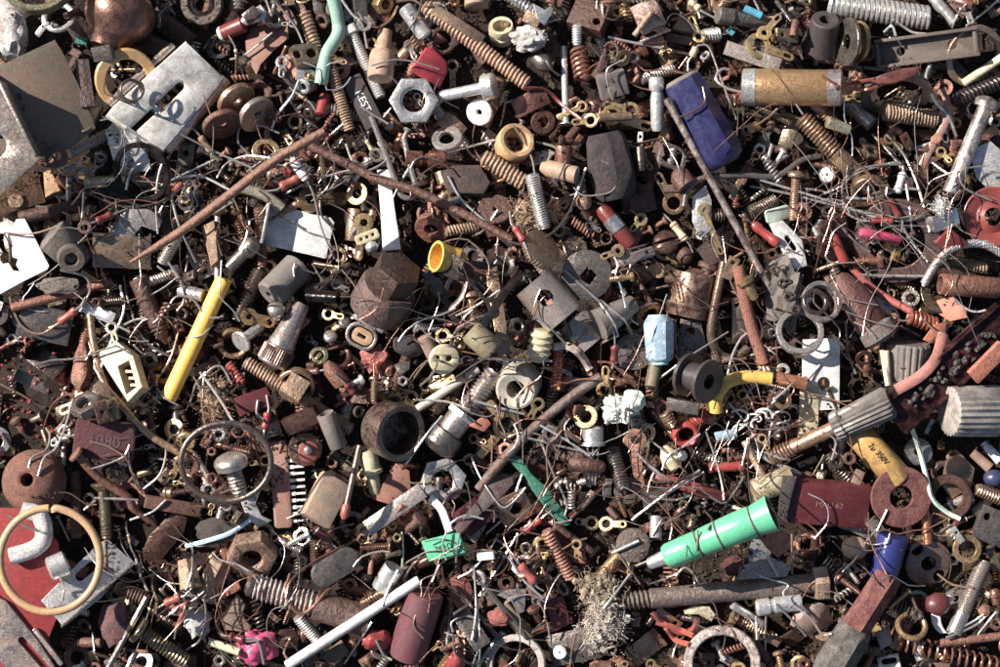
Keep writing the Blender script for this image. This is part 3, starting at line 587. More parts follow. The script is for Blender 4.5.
for X, Y, c_, l_ in ((551, 262, 'pgrey/m', 'lower grey disc with a milled edge'), (541, 250, 'tan/m', 'upper tan disc with a milled edge')):
    add('knurled_disc', l_, [('disc', lathe([(-4.6, 20), (-4, 22), (4, 22), (4.6, 20), (5, 12), (5.2, .1)], 108, 'z', flute=36, fd=.07), mm(c_))], X, Y, 38, roll=0, pitch=-48, cat='disc', up=12)
lug(557, 208, 584, 192, 6, 'tan/m', 'coppery lug with a round hole', r=3, w=9, end='none')
lug(556, 238, 568, 212, 7, 'brass/m', 'brass lug with a forked foot')
res(514, 226, 524, 242, 8, 'red/p', 'small bright red sleeve on a black bead', nm='sleeve')
screw(586, 210, 578, 176, 12, 'tan/r', 'brown screw with a ball end', 'pan', 17, 14, p=4)
ring(575, 248, 13, 1, 4, 'tan/m', 'brown blank disc')
add('notched_disc', 'flat grey disc with a diamond shaped hole', [('disc', prism(circ(0, 0, 26, 40), [[(-9, -3), (3, -10), (10, 0), (1, 9)]], 4, .8), mm('grey/m'))], 587, 275, 0, lm='grey disc with a diamond hole', cat='disc', up=12, mx=5)
# ---- third row, left
bar(18, 318, 72, 330, 36, 4, 'grey/m', 'grey flat channel piece', 'channel_piece')
add('angle_bracket', 'dark grey angle bracket over red chips', [('bracket', J(box(40, 22, 3), mv(box(3, 22, 22), -20, 0, 10)), mm('dkgrey/m'))], 46, 362, -35, cat='bracket')
rod(10, 309, 114, 281, 10, 'terra/r', 'red brown copper rod at the left edge', lm='red brown copper rod')
screw(138, 278, 166, 346, 20, 'brown/r', 'large brown pointed screw', tf=.3, tip=14, lm='large pointed screw')
rod(178, 290, 204, 296, 14, 'lsteel/s', 'short shiny metal pin', 'pin')
blob(60, 286, 22, 9, 6, 'grey/o', 'rough grey crumb heap', 'slag_lump', .4, 2, 8)
blob(82, 368, 10, 28, 9, 'copper/r', 'coppery brown lump', 'lump', .3, 1.5, 6)
plate([(96, 354), (117, 340), (137, 354), (150, 388), (134, 404)], 'cream/p', 'cream plastic connector housing with an open side', 'connector', holes=[[(121, 367), (133, 361), (143, 388), (132, 396)]], th=17, bev=1.2, lm='cream connector housing', up=8, extra=lambda P: [('terminal', J(*[mv(box(9, 3, 5), *P(x, y), 3) for x, y in ((133, 372), (137, 379), (139, 386))]), mm('gold/m'))])
lat(226, 276, 166, 402, [(0, 16), (.004, 17.5), (.996, 17.5), (1, 16)], 'yellow/p/yellow', 'bright yellow plastic tube', 'plastic_tube', hole=11, hd=.3, lm='long yellow tube', mx=8)
screw(262, 268, 236, 322, 19, 'dsteel/m', 'dark grey threaded rod', p=3.8)
lat(340, 298, 306, 296, [(0, 14), (1, 14)], 'black/x', 'shiny black tube', 'tube')
lat(268, 298, 300, 264, [(0, 28), (.04, 33), (.96, 34), (1, 30)], 'grey/c', 'matte grey rubber cylinder with a small bore', 'rubber_cylinder', hole=10, lm='grey rubber cylinder', pitch=-25)
lug(240, 314, 276, 324, 9, 'brass/m', 'brass lug with a small hole', r=3, w=11, end='hole')
screw(277, 300, 276, 324, 9, 'pgrey/m', 'pale slotted screw head', 'slot', 19, 9, pitch=-60)
lat(303, 302, 271, 366, [(0, 15), (.02, 17), (.6, 27), (.64, 29), (.7, 29), (.72, 33), (.97, 34), (1, 30)], 'pgrey/m/brown', 'tapered steel ferrule with a knurled base', 'ferrule', 44, hole=10, lm='tapered steel ferrule', parts_extra=lambda L: [('knurl', lathe([(L*.23, 16), (L*.235, 17.6), (L*.46, 17.8), (L*.465, 16)], 80, flute=40, fd=.06), mm('brown/m'))])
screw(238, 345, 262, 324, 12, 'lsteel/s', 'round flat headed pale rivet', 'cyl', 24, 3, tf=0, nm='rivet', pitch=-40)
coil(228, 364, 243, 384, 11, 2.2, 'salmon/p', 'short red wound coil', 4, nm='wound_coil')
ring(296, 385, 20, 16, 8, 'tan/m', 'tan curved band ring', 'ring', roll=30, pitch=0, cat='ring')
screw(243, 360, 354, 432, 15, 'tan/r', 'long brown threaded rod with a square nut', p=3.6, lm='long nutted rod', mx=5)
bar(289, 398, 301, 378, 22, 20, 'tan/r', 'small square nut on the long threaded rod', 'square_nut')
fibres(215, 396, 17, 26, 8, 120, 'tan/o/khaki', 'pale fibrous dust nest', 'dust_nest', 12)
bar(236, 408, 270, 396, 20, 13, 'maroon/p', 'small maroon block', 'component')
lug(325, 348, 314, 362, 10, 'olive/m', 'olive tube lug')
screw(345, 316, 345, 332, 6, 'grey/m', 'small domed blue grey nail head', 'pan', 14, 5, tf=0, nm='nail', pitch=-70)
screw(330, 330, 332, 348, 6, 'pgrey/m', 'flat domed pin head', 'pan', 15, 5, tf=0, nm='nail', pitch=-60)
lat(326, 362, 342, 384, [(0, 8), (.3, 18), (1, 18)], 'terra/r', 'rusty domed slug', 'slug')
blob(375, 358, 14, 14, 9, 'salmon/r', 'pinkish red crumpled crown', 'crumpled_ring', .45, 2.4, 9)
add('socket', 'oval metal socket with a slot and a row of contacts', [('shell', J(prism(rect(34, 26, 12), [rect(27, 19, 9)], 12, 1), mv(box(36, 5, 8), 0, 15, 2)), mm('pgrey/m')), ('insert', J(prism(rect(24, 16, 8), [rect(9, 3.5)], 6, .8)), mm('tan/p')), ('contact', J(*[mv(box(4, 7, 5), i*9-14, 18, 4) for i in range(4)]), mm('lsteel/s'))], 362, 336, -28)
add('cap', 'big rusty hex topped cap beside the yellow cone', [('skirt', lathe([(-28, 28), (-26, 31), (4, 30.5), (8, 28), (9, 24)], 40), mm('#5b4b49/r/brown')), ('hex_head', mv(ro(prism(hexo(25, .3), (), 26, 1.5), 'y', 90), 22), mm('#43352e/r/drust'))], 387, 291, 58, pitch=38, roll=0, lm='big rusty hex cap')
# yellow cone
lat(433, 256, 464, 262, [(0, 30), (.02, 33), (1, 22)], 'yellow/p/ochre', 'short yellow plastic cone open to the left', 'plastic_cone', hole=27, hd=.9, lm='yellow plastic cone', pitch=-30, cap=110, up=10)
# ---- third row, middle
clip(440, 262, 500, 276, 24, [(-.5, .0), (-.2, .2), (.1, .1), (.5, .0)], 'dkgrey/m', 'dark bent strap')
lat(470, 330, 494, 352, [(0, 22), (.1, 26), (.9, 26), (1, 22)], 'olive/c/brown', 'olive grey drum', 'drum', pitch=0, roll=0, z=20)
blob(410, 344, 17, 14, 11, 'rubber/o', 'black rough rubbery lump', 'rubber_lump', .2, 1.6, 70)
clip(490, 262, 505, 356, 13, [(-.5, .02), (-.1, .06), (.3, .05), (.5, -.06)], 'tan/m', 'curved tan strap', 'strap')
add('ribbed_plug', 'white ribbed nylon thread plug', [('thread', thread(33, 13, 7, 3, 22), mm('cream/p'))], 540, 345, 80, cat='plug', lm='ribbed nylon plug')
rod(424, 335, 434, 356, 16, 'pinkg/c', 'pinkish brown stub', 'stub')
def saddle(L, R, hole):
    nu, nv = 56, 44; V = []; F = []; ids = {}
    for i in range(nu+1):
        for j in range(nv+1):
            u = -L/2+L*i/nu; t = math.radians(2+176*j/nv); V.append((u, R*math.cos(t), R*math.sin(t))); ids[i, j] = len(V)-1
    for i in range(nu):
        for j in range(nv):
            u = -L/2+L*(i+.5)/nu; t = math.radians(2+176*(j+.5)/nv)
            if hole and (u-hole[0])**2+(R*(t-PI/2)-hole[1])**2 < hole[2]**2: continue
            F.append((ids[i, j], ids[i+1, j], ids[i+1, j+1], ids[i, j+1]))
    A = np.array(V); B = A*[1, .9, .9]; n = len(A); F2 = F+[tuple(k+n for k in f[::-1]) for f in F]
    from collections import Counter
    ec = Counter(); 
    for f in F:
        for a, b in zip(f, f[1:]+f[:1]): ec[(a, b)] += 1
    for (a, b) in list(ec):
        if (b, a) not in ec: F2.append((b, a, a+n, b+n))
    return np.vstack([A, B]), F2
add('clamp', 'rusty saddle clamp with a round hole', [('saddle', saddle(50, 23, (-4, -3, 8.5)), mm('steel/s/rust'))], 549, 300, -50, roll=12, pitch=0, lm='rusty saddle clamp', up=10)
add('clamp', 'second half of the rusty saddle clamp without a hole', [('saddle', saddle(34, 24, None), mm('steel/s/rust'))], 583, 331, -50, roll=-10, pitch=0, up=8)
coil(559, 350, 556, 390, 11, 2, 'flake/w', 'tight orange copper coil', 3.6, lm='tight copper coil')
lug(442, 384, 420, 402, 9, 'gold/m', 'pale gold lug under the buttons', w=12)
bar(418, 386, 458, 380, 16, 3, 'gold/m', 'gold strip with an end hole', r=6, holes=[(-.35, 0, 4)])
# silver gland
add('cable_gland', 'silver threaded cable gland', [('thread', mv(thread(52, 11.5, 4.2), -24), mm('pgrey/m')), ('collar', mv(ro(prism(hexo(18), (), 7, 1), 'y', 90), 6), mm('lsteel/s')), ('body', mv(cyl(20, 14), 19), mm('pgrey/m')), ('nut', mv(lathe([(-12, 14), (-10, 19), (6, 20), (12, 14), (14, 8)], 20), 40), mm('grey/m'))], 466, 410, 232, lm='silver cable gland', pitch=0, roll=0)
rod(416, 410, 480, 368, 9, 'pgrey/c', 'pale grey rod across the gland', lm='pale grey rod')
add('bushing', 'grey cream ceramic bushing with a round bore', [('bushing', lathe([(-22, 20), (-20, 22), (8, 22), (12, 20.5), (15, 20.5), (16, 18), (13, 10), (-22, 10)], 40, 'z', loop=True), mm('#b5aa94/c/grey'))], 518, 386, 0, pitch=12, roll=16, lm='ceramic bushing')
# ---- third row, right middle
plate([(680, 318), (700, 316), (708, 350), (696, 362), (676, 358)], 'grey/m', 'grey tab with a hole behind the blue plug', holes=[(690, 332, 5)], th=3)
clip(668, 290, 714, 300, 46, [(-.5, -.1), (-.35, .15), (0, .28), (.35, .15), (.5, -.1)], 'brown/m/tan', 'brown curved sleeve with a ridge', 'curved_sleeve', lm='brown curved sleeve')
lat(636, 302, 596, 326, [(0, 17), (.03, 19), (1, 34)], 'grey/c', 'grey tapered tube with an open end', 'tapered_tube', hole=13, hd=.5, lm='grey tapered tube')
ring(634, 352, 20, 1.5, 4, 'grey/m', 'plain round grey disc', 'disc')
rod(656, 362, 651, 388, 14, 'khaki/c', 'grey stem below the blue plug', 'stem')
add('plug', 'pale blue faceted plastic plug', [('body', lathe([(-25, 10), (-23, 13), (-20, 15), (14, 16.5), (18, 15), (22, 12), (24, 11)], 8), mm('lblue/p/#8aa6b8')), ('side_strip', mv(box(36, 10, 20, 3), 0, -12, -3), mm('brown/m')), ('end_ring', mv(cyl(4, 9), -26), mm('lblue/p'))], 659, 338, 92, roll=22, lm='pale blue plug', up=4)
for q_, X, Y in ((0, 686, 373), (1, 708, 381)): pass
add('spool', 'black plastic spool with a round bore', [('flange', mv(lathe([(-2, 8), (-2, 23), (2, 23), (2, 8)], 36, loop=True), 13), mm('rubber/p')), ('flange', mv(lathe([(-2, 8), (-2, 23), (2, 23), (2, 8)], 36, loop=True), -13), mm('rubber/p')), ('core', lathe([(-13, 11.5), (-13, 15), (13, 15), (13, 11.5)], 32, loop=True), mm('rubber/p'))], 698, 378, -20, pitch=42, roll=0, lm='black spool', up=16)
plate([(727, 296), (748, 294), (753, 318), (752, 344), (733, 346), (730, 310)], 'pgrey/m', 'silver grey tab with one small hole', 'metal_tab', holes=[(734, 303, 3)], th=3)
lug(604, 400, 606, 364, 9, 'gold/m', 'gold lug by the white lump', r=5)
add('plaster_lump', 'white minty crumpled plastic lump', [('lump', J(blobm(17, 13, 11, .5, 2.6, 21, 4, .4), mv(blobm(12, 11, 10, .2, 2, 22, 3, .1), 14, 9, 4), mv(blobm(8, 7, 7, .2, 2, 23, 3, .1), -12, -8, 2)), mm('#d9d8cf/c/sage'))], 622, 408, 0, lm='minty white lump')
res(615, 345, 614, 363, 9, 'dred/p', 'small red resistor by the blue plug', l1=[(613, 330), (600, 305)], l2=[(612, 370)])
blob(784, 298, 20, 30, 14, 'grey/o', 'dark grey gritty slag cluster', 'slag_lump', .5, 2.6, 17, rough=.35, lm='gritty slag cluster')
for q_ in range(5): lug(770+q_*7, 272+q_*13, 786+q_*5, 266+q_*14, 5, 'dsteel/m', 'grey tag on the slag cluster')
lug(768, 336, 794, 318, 5, 'grey/m', 'grey tag')
screw(700, 214, 726, 216, 16, 'dsteel/m', 'black threaded stud by the long steel rod', p=3)
screw(746, 216, 778, 200, 18, 'dsteel/m', 'dark fine threaded stud', p=2.8)
# ---- second row, right middle
plate([(634, 180), (646, 184), (652, 178), (658, 210), (640, 216), (622, 214), (620, 196)], 'brown/m/rust', 'crumpled brown sheet scrap', 'sheet_scrap', th=3)
lat(604, 132, 618, 200, [(0, 34), (.1, 42), (.55, 50), (.9, 45), (1, 34)], '#343030/o/plum', 'black octagonal stone like knob', 'knob', 8, lm='black faceted knob')
add('buckle', 'grey brown rounded rectangular frame', [('frame', prism(rect(32, 26, 7), [rect(22, 16, 4)], 5, 1.2), mm('grey/r')), ('screw', ro(thread(18, 5, 3), 'z', 90), mm('pgrey/m'))], 672, 157, -20)
lat(676, 170, 688, 188, [(0, 12), (.3, 22), (1, 22)], 'brown/r', 'brown round nub', 'nub', pitch=20)
lug(680, 214, 656, 172, 12, 'bronze/m', 'brown bronze Y shaped lug', w=9)
plate([(726, 222), (738, 232), (722, 262), (706, 268), (694, 250)], 'pinkg/m', 'light corner plate under the steel rod', th=3)
plate([(692, 196), (706, 184), (712, 200), (712, 230), (700, 240), (692, 222)], 'lsteel/s', 'bright silver plate scrap', th=3)
lug(700, 202, 723, 256, 7, 'gold/m', 'long twisted gold lug', r=3, w=6)
lug(646, 214, 630, 232, 7, 'gold/m', 'gold lug with a long slot', r=4)
lug(625, 248, 600, 258, 7, 'gold/m', 'pale gold lug end', r=3)
bar(613, 264, 656, 250, 11, 3, 'pgrey/m', 'two hole grey brown strip', r=2, holes=[(-.38, 0, 2.2), (.32, 0, 2.2)])
lat(600, 206, 632, 246, [(0, 12), (.1, 17), (.9, 17), (1, 14)], 'dred/p', 'dark red tube with a chrome band', 'sleeve', parts_extra=lambda L: [('band', lathe([(-L*.2, 8), (-L*.2, 9.4), (L*.1, 9.4), (L*.1, 8)], 24), mm('lsteel/x'))])
screw(664, 236, 668, 250, 9, 'brown/m', 'brown slotted round head', 'slot', 28, 9, pitch=-70)
blob(685, 256, 9.5, 9.5, 9, 'brown/r', 'small round brown ball', 'ball', .05)
bar(764, 218, 792, 210, 14, 5, 'lgreen/p', 'pale green plastic chip', 'plastic_chip', r=3)
plate([(770, 222), (785, 218), (804, 240), (806, 268), (792, 272), (780, 250)], 'lsteel/p', 'white tab with an oval hole', 'plastic_tab', holes=[(788, 238, 794, 248, 7)], th=3)
add('pen_cap', 'large purple blue faceted plastic cap', [('body', lathe([(-50, 17), (-48, 20), (-46, 21), (36, 24), (44, 22), (50, 15)], 8), mm('purple/p/navy')), ('end_rim', mv(lathe([(-3, 14), (-3, 17), (0, 20), (2.5, 20)], 8), -49), mm('grey/p'))], 704, 122, -62, roll=22, lm='purple plastic cap', cat='cap')
rod(664, 96, 771, 288, 7.5, 'pinkg/m/steel', 'long thin steel rod below the purple cap', lm='long thin steel rod', mx=4)
plate([(376, 168), (389, 167), (395, 208), (402, 251), (383, 253), (380, 210)], 'bwhite/p', 'long narrow white plastic strip', 'plastic_strip', th=2, lm='white plastic strip', mx=5, up=6)
add('button', 'cream disc with two round holes', [('disc', prism(circ(0, 0, 16, 30), [circ(-8, 1, 3.2), circ(5, 1, 3.4)], 5, 1), mm('#efe0b4/p/cream'))], 444, 359, 0, up=8, lm='cream two hole disc')
# ---- second row, right
ring(828, 175, 8.5, 1, 12, 'lsteel/s', 'small flat ended steel slug', 'slug')
bar(836, 160, 850, 172, 9, 3, 'brass/m', 'small brass strip')
plate([(816, 220), (844, 214), (852, 246), (836, 264), (816, 256)], '#4a2224/r', 'dull maroon plate behind the red sleeve', th=5)
ring(897, 241, 45, 29, 5, '#83655b/m', 'wide pinkish metal ring', 'ring', roll=18, pitch=14, cat='ring', lm='pinkish metal ring')
plate([(880, 244), (892, 238), (903, 248), (900, 262), (892, 262), (893, 254), (884, 250)], 'ochre/p', 'yellow plastic scrap', 'plastic_scrap', th=5)
lat(858, 232, 903, 240, [(0, 8), (.05, 10), (.95, 10), (1, 8)], 'pink/p/dred', 'dark pink plastic sleeve', 'sleeve')
clip(929, 226, 962, 214, 17, [(-.5, -.3), (-.4, 0), (0, .08), (.4, .02), (.5, -.5)], 'lsteel/x', 'shiny chrome clip beside the red washer')
bar(944, 250, 958, 234, 26, 8, 'dred/p', 'dark red flat block', 'block')
ring(868, 190, 18, 12, 8, 'tan/m', 'oval tan sleeve end', 'ring', roll=40, cat='ring')
plate([(968, 150), (990, 140), (1012, 160), (1012, 196), (990, 192), (976, 178)], 'lsteel/s', 'pale metal sheet at the right edge', 'sheet_scrap', th=3)
add('washer', 'dished red brown washer at the right edge', [('ring', lathe([(5, 9.5), (-2, 10), (-4, 18), (1, 31), (4, 31.5), (5, 30), (1, 17)], 40, 'z', loop=True), mm('#93392b/p/dred'))], 992, 217, 0, lm='dished red washer', cat='washer', pitch=-4, roll=0, up=8)
screw(990, 96, 950, 194, 18, 'pinkg/m/lsteel', 'large smooth steel bolt with a slotted head', 'slot', 27, 12, tf=0, lm='large smooth bolt', nm='bolt', cap=100, mx=6)
screw(936, 262, 990, 268, 15, 'tan/r', 'tan threaded rod at the right edge')
fibres(941, 208, 6, 8, 5, 40, 'bwhite/o', 'white fluff tuft', 'fluff', 5)
screw(928, 268, 1004, 288, 14, 'brown/r', 'brown rod under the braid', tf=.3)
pipe(938, 284, 1000, 288, 22, 'terra/r', 'brown flattened tube', wall=.12)
# ---- third row, right
ring(800, 332, 25, 19, 8, 'steel/m', 'silver bearing ring at the plate', 'ring', roll=-20, cat='ring')
ring(821, 302, 22, 17, 9, 'pgrey/m', 'silver brown bearing ring', 'ring', rnd_=0, cat='ring', lm='silver bearing ring')
ring(815, 302, 14, 10, 5, 'dsteel/m', 'inner bearing ring', 'ring', cat='ring', z=22)
add('funnel', 'brown leathery funnel shaped cap', [('shell', sc(lathe([(-42, 4), (-38, 9), (-20, 16), (5, 19), (20, 17), (28, 12), (26, 10), (5, 15), (-20, 12), (-36, 5)], 30, loop=True), 1, 1, .6), mm('brown/r/maroon')), ('collar', mv(lathe([(-9, 13), (-6, 19), (6, 20), (10, 15)], 26), 30), mm('grey/o/brown'))], 862, 308, -56, lm='brown funnel cap', roll=-20)
plate([(801, 338), (840, 336), (841, 411), (818, 412), (803, 410), (801, 384)], 'bwhite/p', 'bright aluminium plate with one round hole', 'plate', holes=[(824, 384, 7)], th=3, lm='bright aluminium plate', mx=5)
plate([(798, 382), (818, 384), (820, 450), (798, 440)], 'cream/p', 'cream card under the aluminium plate', th=2)
add('knob', 'dark grey ribbed plastic cap', [('body', lathe([(-20, 18), (-18, 21), (18, 23), (20, 21)], 60, flute=20, fd=.09), mm('grey/p/dkgrey'))], 908, 362, 88, cat='cap', pitch=10)
def strip_conn(): 
    r2 = random.Random(3); ms = []
    for i in range(34):
        b = blobm(r2.uniform(2, 4.4), r2.uniform(2, 4.4), r2.uniform(2, 4), .4, 2, i, 2, .3); ms.append(mv(b, -56+i*3.4+r2.uniform(-2, 2), r2.uniform(-9, 9), 8))
    return [('strip', J(box(160, 40, 9, 0, 1.2), mv(box(160, 3, 16), 0, -18.4, 3), mv(box(156, 2, 12), 0, 17, 4)), mm('#34211f/m/maroon')), ('solder', J(*ms), mm('dkgrey/r'))]
add('terminal_strip', 'dark maroon terminal strip caked with grey solder', strip_conn(), 950, 368, 41, lm='dark terminal strip', up=24, mx=5)
bar(972, 378, 1004, 346, 16, 8, 'flake/o', 'orange brown cork chip at the right edge', 'cork_chip')
rod(886, 350, 889, 386, 6, 'cream/p', 'thin cream rod')
plate([(936, 300), (950, 296), (966, 306), (968, 318), (950, 322), (938, 314)], 'flake/c', 'curled orange red flake', 'paint_flake', th=2, pitch=20)
coil(906, 316, 938, 326, 18, 2.6, 'flake/m', 'wound orange copper foil', 5, nm='foil_roll')
plate([(921, 340), (934, 324), (948, 322), (946, 336), (930, 344)], 'flake/c', 'orange curled foil flake', 'paint_flake', th=2, pitch=-18)
add('fluted_knob', 'large pale grey fluted plastic knob', [('body', lathe([(-30, 22), (-28, 26), (26, 27), (30, 24)], 96, flute=24, fd=.08), mm('grey/p/steel')), ('end_ring', mv(lathe([(-3, 14), (-3, 25), (3, 24), (3, 14)], 30, loop=True), 30), mm('salmon/p'))], 974, 411, 0, lm='pale fluted knob')
# ---- fourth row, left
bar(74, 436, 136, 444, 40, 18, 'maroon/o/plum', 'maroon block embossed with digits', 'component_block', r=4, b=2.5, txt='1080', tc='plum/c', ts=17, lm='maroon embossed block', ta=0, up=14, mx=6)
add('domed_knob', 'red brown domed knob with a centre hole', [('dome', lathe([(-14, 7), (-14, 31), (-10, 34), (-2, 33), (8, 28), (16, 18), (19, 10), (18, 7)], 44, 'z', loop=True), mm('terra/o/brown'))], 32, 481, 0, lm='red brown domed knob', cat='knob', pitch=6, roll=-8)
screw(74, 470, 78, 540, 12, 'brown/r', 'upright brown threaded rod', p=3)
screw(103, 482, 107, 540, 13, 'khaki/m', 'brass grey countersunk screw', 'flat', 26, 9, tf=.3)
add('bent_nail', 'bent coppery nail with a flat head', [('head', mv(cyl(4, 9), -55, 2), mm('copper/r')), ('shaft', tube(smooth([(-53, 2, 0), (-20, -3, 0), (15, 0, 0), (30, -6, 0), (58, -6, -3)], 6), [4.5]*19+[3.6]*5+[2.5], 10), mm('terra/r'))], 116, 488, -41, lm='bent copper nail')
plate([(134, 562), (150, 534), (176, 508), (190, 516), (186, 532), (148, 576)], 'drust/m', 'dark brown flat plate', th=3)
bar(144, 500, 202, 512, 13, 9, 'bark/o', 'splintery brown bark stick', 'bark_stick', b=2)
lug(176, 418, 170, 452, 11, 'gold/m', 'gold eyelet lug with a bead in it', r=5)
ring(186, 441, 10, 4, 5, 'gold/b', 'brass flared eyelet', 'eyelet', roll=25)
add('elbow_tube', 'off white bent elbow tube inside the tan ring', [('tube', tube(smooth([(-12, 32, 0), (6, 26, 0), (10, 4, 0), (0, -8, 0), (-24, -16, 0)], 6), 9, 14), mm('lsteel/o'))], 34, 541, 0)
lat(48, 570, 68, 562, [(0, 18), (.1, 25), (.9, 26), (1, 20)], 'lsteel/s', 'silver metal thimble inside the tan ring', 'thimble')
plate([(10, 676), (-14, 640), (-14, 588), (6, 600), (40, 642), (64, 680)], 'pgrey/m/tan', 'pale metal channel frame with red slots', 'slotted_frame', holes=[(22, 640, 50, 672, 7), (36, 630, 62, 664, 5)], th=6)
plate([(40, 600), (96, 545), (108, 537), (134, 562), (100, 600), (62, 628), (58, 622)], 'lsteel/s', 'bright metal bracket with folded edges', 'bracket', holes=[(80, 576, 92, 566, 10)], th=4, lm='bright folded bracket', extra=lambda P: [('fold', mv(ro(box(96, 2.4, 14), 'z', 40), *P(97, 597), 6), mm('pgrey/m'))])
screw(229, 452, 240, 496, 18, 'pgrey/m', 'large slotted dome head screw inside the wire ring', 'slot', 37, 15, p=4, lm='large slotted screw')
plate([(238, 497), (252, 489), (259, 489), (255, 503), (262, 516), (273, 522), (260, 529), (248, 520)], 'bwhite/p', 'bright white crescent metal piece', 'crescent_piece', th=3)
blob(215, 532, 22, 14, 9, 'dkgrey/o', 'dark ribbed rubbery lump', 'rubber_lump', .3, 2, 31)
add('comb_connector', 'brown strip with a row of white comb pins', [('strip', sc(box(92, 19, 12, 4, 2), 1, 1, 1), mm('terra/c/pinkg')), ('pin', J(*[mv(box(2.6, 19, 2), -38+i*7, 16, 2) for i in range(12)], *[mv(box(4, 6, 2.6), -38+i*7, 12, 2.2) for i in range(12)]), mm('bwhite/p'))], 281, 484, -86, roll=0, pitch=0, lm='comb connector')
add('trimmer', 'round trimmer disc with red and brass faces', [('disc', prism(circ(0, 0, 18, 30), [slotp(-10, 4, -6, 8, 3)], 6, 1), mm('brown/m/tan')), ('rotor', mv(prism(circ(0, 0, 11, 24, sx=1), [], 4, .6), 3, -2, 4), mm('salmon/c')), ('screw_head', mv(ro(headm('slot', 9, 4), 'y', 90), 2, 0, 7), mm('lsteel/s'))], 305, 449, 0, lm='red and brass trimmer')
lug(318, 468, 326, 492, 6, 'olive/m', 'olive forked lug below the trimmer', end='none')
bar(284, 428, 320, 412, 18, 12, 'brown/m', 'brown metal box end')
pipe(325, 412, 339, 448, 19, 'grey/c', 'short grey tube open at the top', lm='short grey open tube')
bar(336, 478, 314, 522, 32, 20, 'tan/c/grey', 'tan grey box shaped component', 'component_block', b=1.5, lm='tan grey box')
add('cup', 'big brown ring cup with a dark hollow', [('cup', lathe([(-20, 24), (-18, 29), (12, 30), (14, 28), (14, 23), (-12, 21), (-14, .1), (-20, .1)], 44, 'z'), mm('brown/m/grey'))], 394, 431, 0, pitch=-34, roll=8, lm='big brown ring cup')
lat(368, 448, 376, 496, [(0, 14), (.1, 18), (.4, 19), (.42, 23), (.5, 23), (.52, 14), (.95, 12), (1, 10)], 'cream/p', 'ivory plastic pin plug', 'plug', lm='ivory plug')
plate([(372, 500), (396, 462), (410, 470), (412, 492), (392, 506)], 'terra/c/brown', 'brown leathery scrap', 'leather_scrap', th=3)
add('pin', 'thin pinkish rod with a red tip', [('rod', cyl(66, 3.2, 12), mm('pinkg/m')), ('tip', mv(lathe([(-8, 4), (-5, 5), (4, 5), (8, 2)], 14), 38), mm('salmon/p'))], 353, 476, -102)
bar(366, 530, 424, 489, 17, 3, 'pgrey/m', 'flat silver grey bar', lm='flat silver bar', mx=6)
# ---- fourth row, middle
nut(443, 480, 25, 12, 12, 'lsteel/s', 'bright silver hex nut beside the brown cup', 12, lm='bright hex nut')
ring(462, 512, 24, 20, 12, 'dkgrey/m', 'dark curved ring edge', 'ring', cat='ring')
plate([(480, 418), (486, 416), (492, 424), (484, 432), (468, 426)], 'flake/c', 'orange brown leaf bit', 'leaf', th=1.5)
add('solder_lug', 'large gold ring lug with two arms', [('eye_plate', prism(circ(0, 0, 15, 22), [circ(0, 0, 9, 18)], 2, .3), mm('gold/m')), ('arm', J(mv(ro(prism(rect(30, 9, 3), [], 2, .3), 'z', 50), -19, -23, -.1), mv(ro(prism(rect(20, 10, 3), [], 2, .3), 'z', -45), -14, 18, -.1)), mm('gold/m'))], 507, 425, 0, lm='gold ring lug', cat='lug')
blob(572, 456, 20, 8, 8, 'drust/r', 'dark brown jelly like curved lump', 'lump', .3, 1.5, 41)
bar(452, 532, 492, 502, 30, 12, 'maroon/m', 'dark maroon channel block', 'block')
plate([(478, 500), (490, 480), (505, 472), (517, 474), (517, 484), (504, 496), (488, 508), (470, 522), (455, 535), (450, 528)], 'grey/o/maroon', 'rough spoon shaped grey scrap', 'spoon_plate', th=5)
plate([(488, 502), (522, 486), (538, 514), (508, 532)], 'tan/m/brown', 'square brown plate with a hole', holes=[(516, 508, 7)], th=3)
lat(593, 426, 593, 446, [(0, 18), (.1, 22), (.8, 22), (.82, 26), (1, 26)], 'lsteel/s', 'small silver transistor can', 'transistor', lm='silver transistor can', parts_extra=lambda L: [('lead', tube([(L/2, s*6, 0), (L/2+20, s*5, -1), (L/2+42, s*3, -3)], 1.1, 6), mm('steel/w')) for s in (-1, 0, 1)])
lat(568, 462, 606, 468, [(0, 8), (.1, 14), (.9, 14), (1, 8)], 'brown/r', 'brown round ended bar', 'bar')
rod(578, 510, 594, 492, 9, 'tan/r', 'brown pointed stick', 'stick', t1=.4)
lug(600, 524, 574, 521, 8, 'gold/m', 'gold two hole lug left half', end='hole')
lug(598, 524, 628, 524, 8, 'gold/m', 'gold lug with a red centred hole', end='hole', lm='two hole gold lug', up=8)
rod(600, 371, 473, 489, 11, 'brown/r/grey', 'long curved brown iron rod', lm='long brown iron rod', bend=-8, mx=6)
add('wood_chip', 'dark green painted wood splinter', [('splinter', J(prism([(-48, 3), (-40, 7), (-18, 5), (0, 8), (30, 6), (48, 3), (46, -4), (20, -6), (-5, -5), (-20, -1), (-44, -4)], [], 6, 1)), mm('teal/o/green'))], 539, 491, -50, lm='green wood splinter')
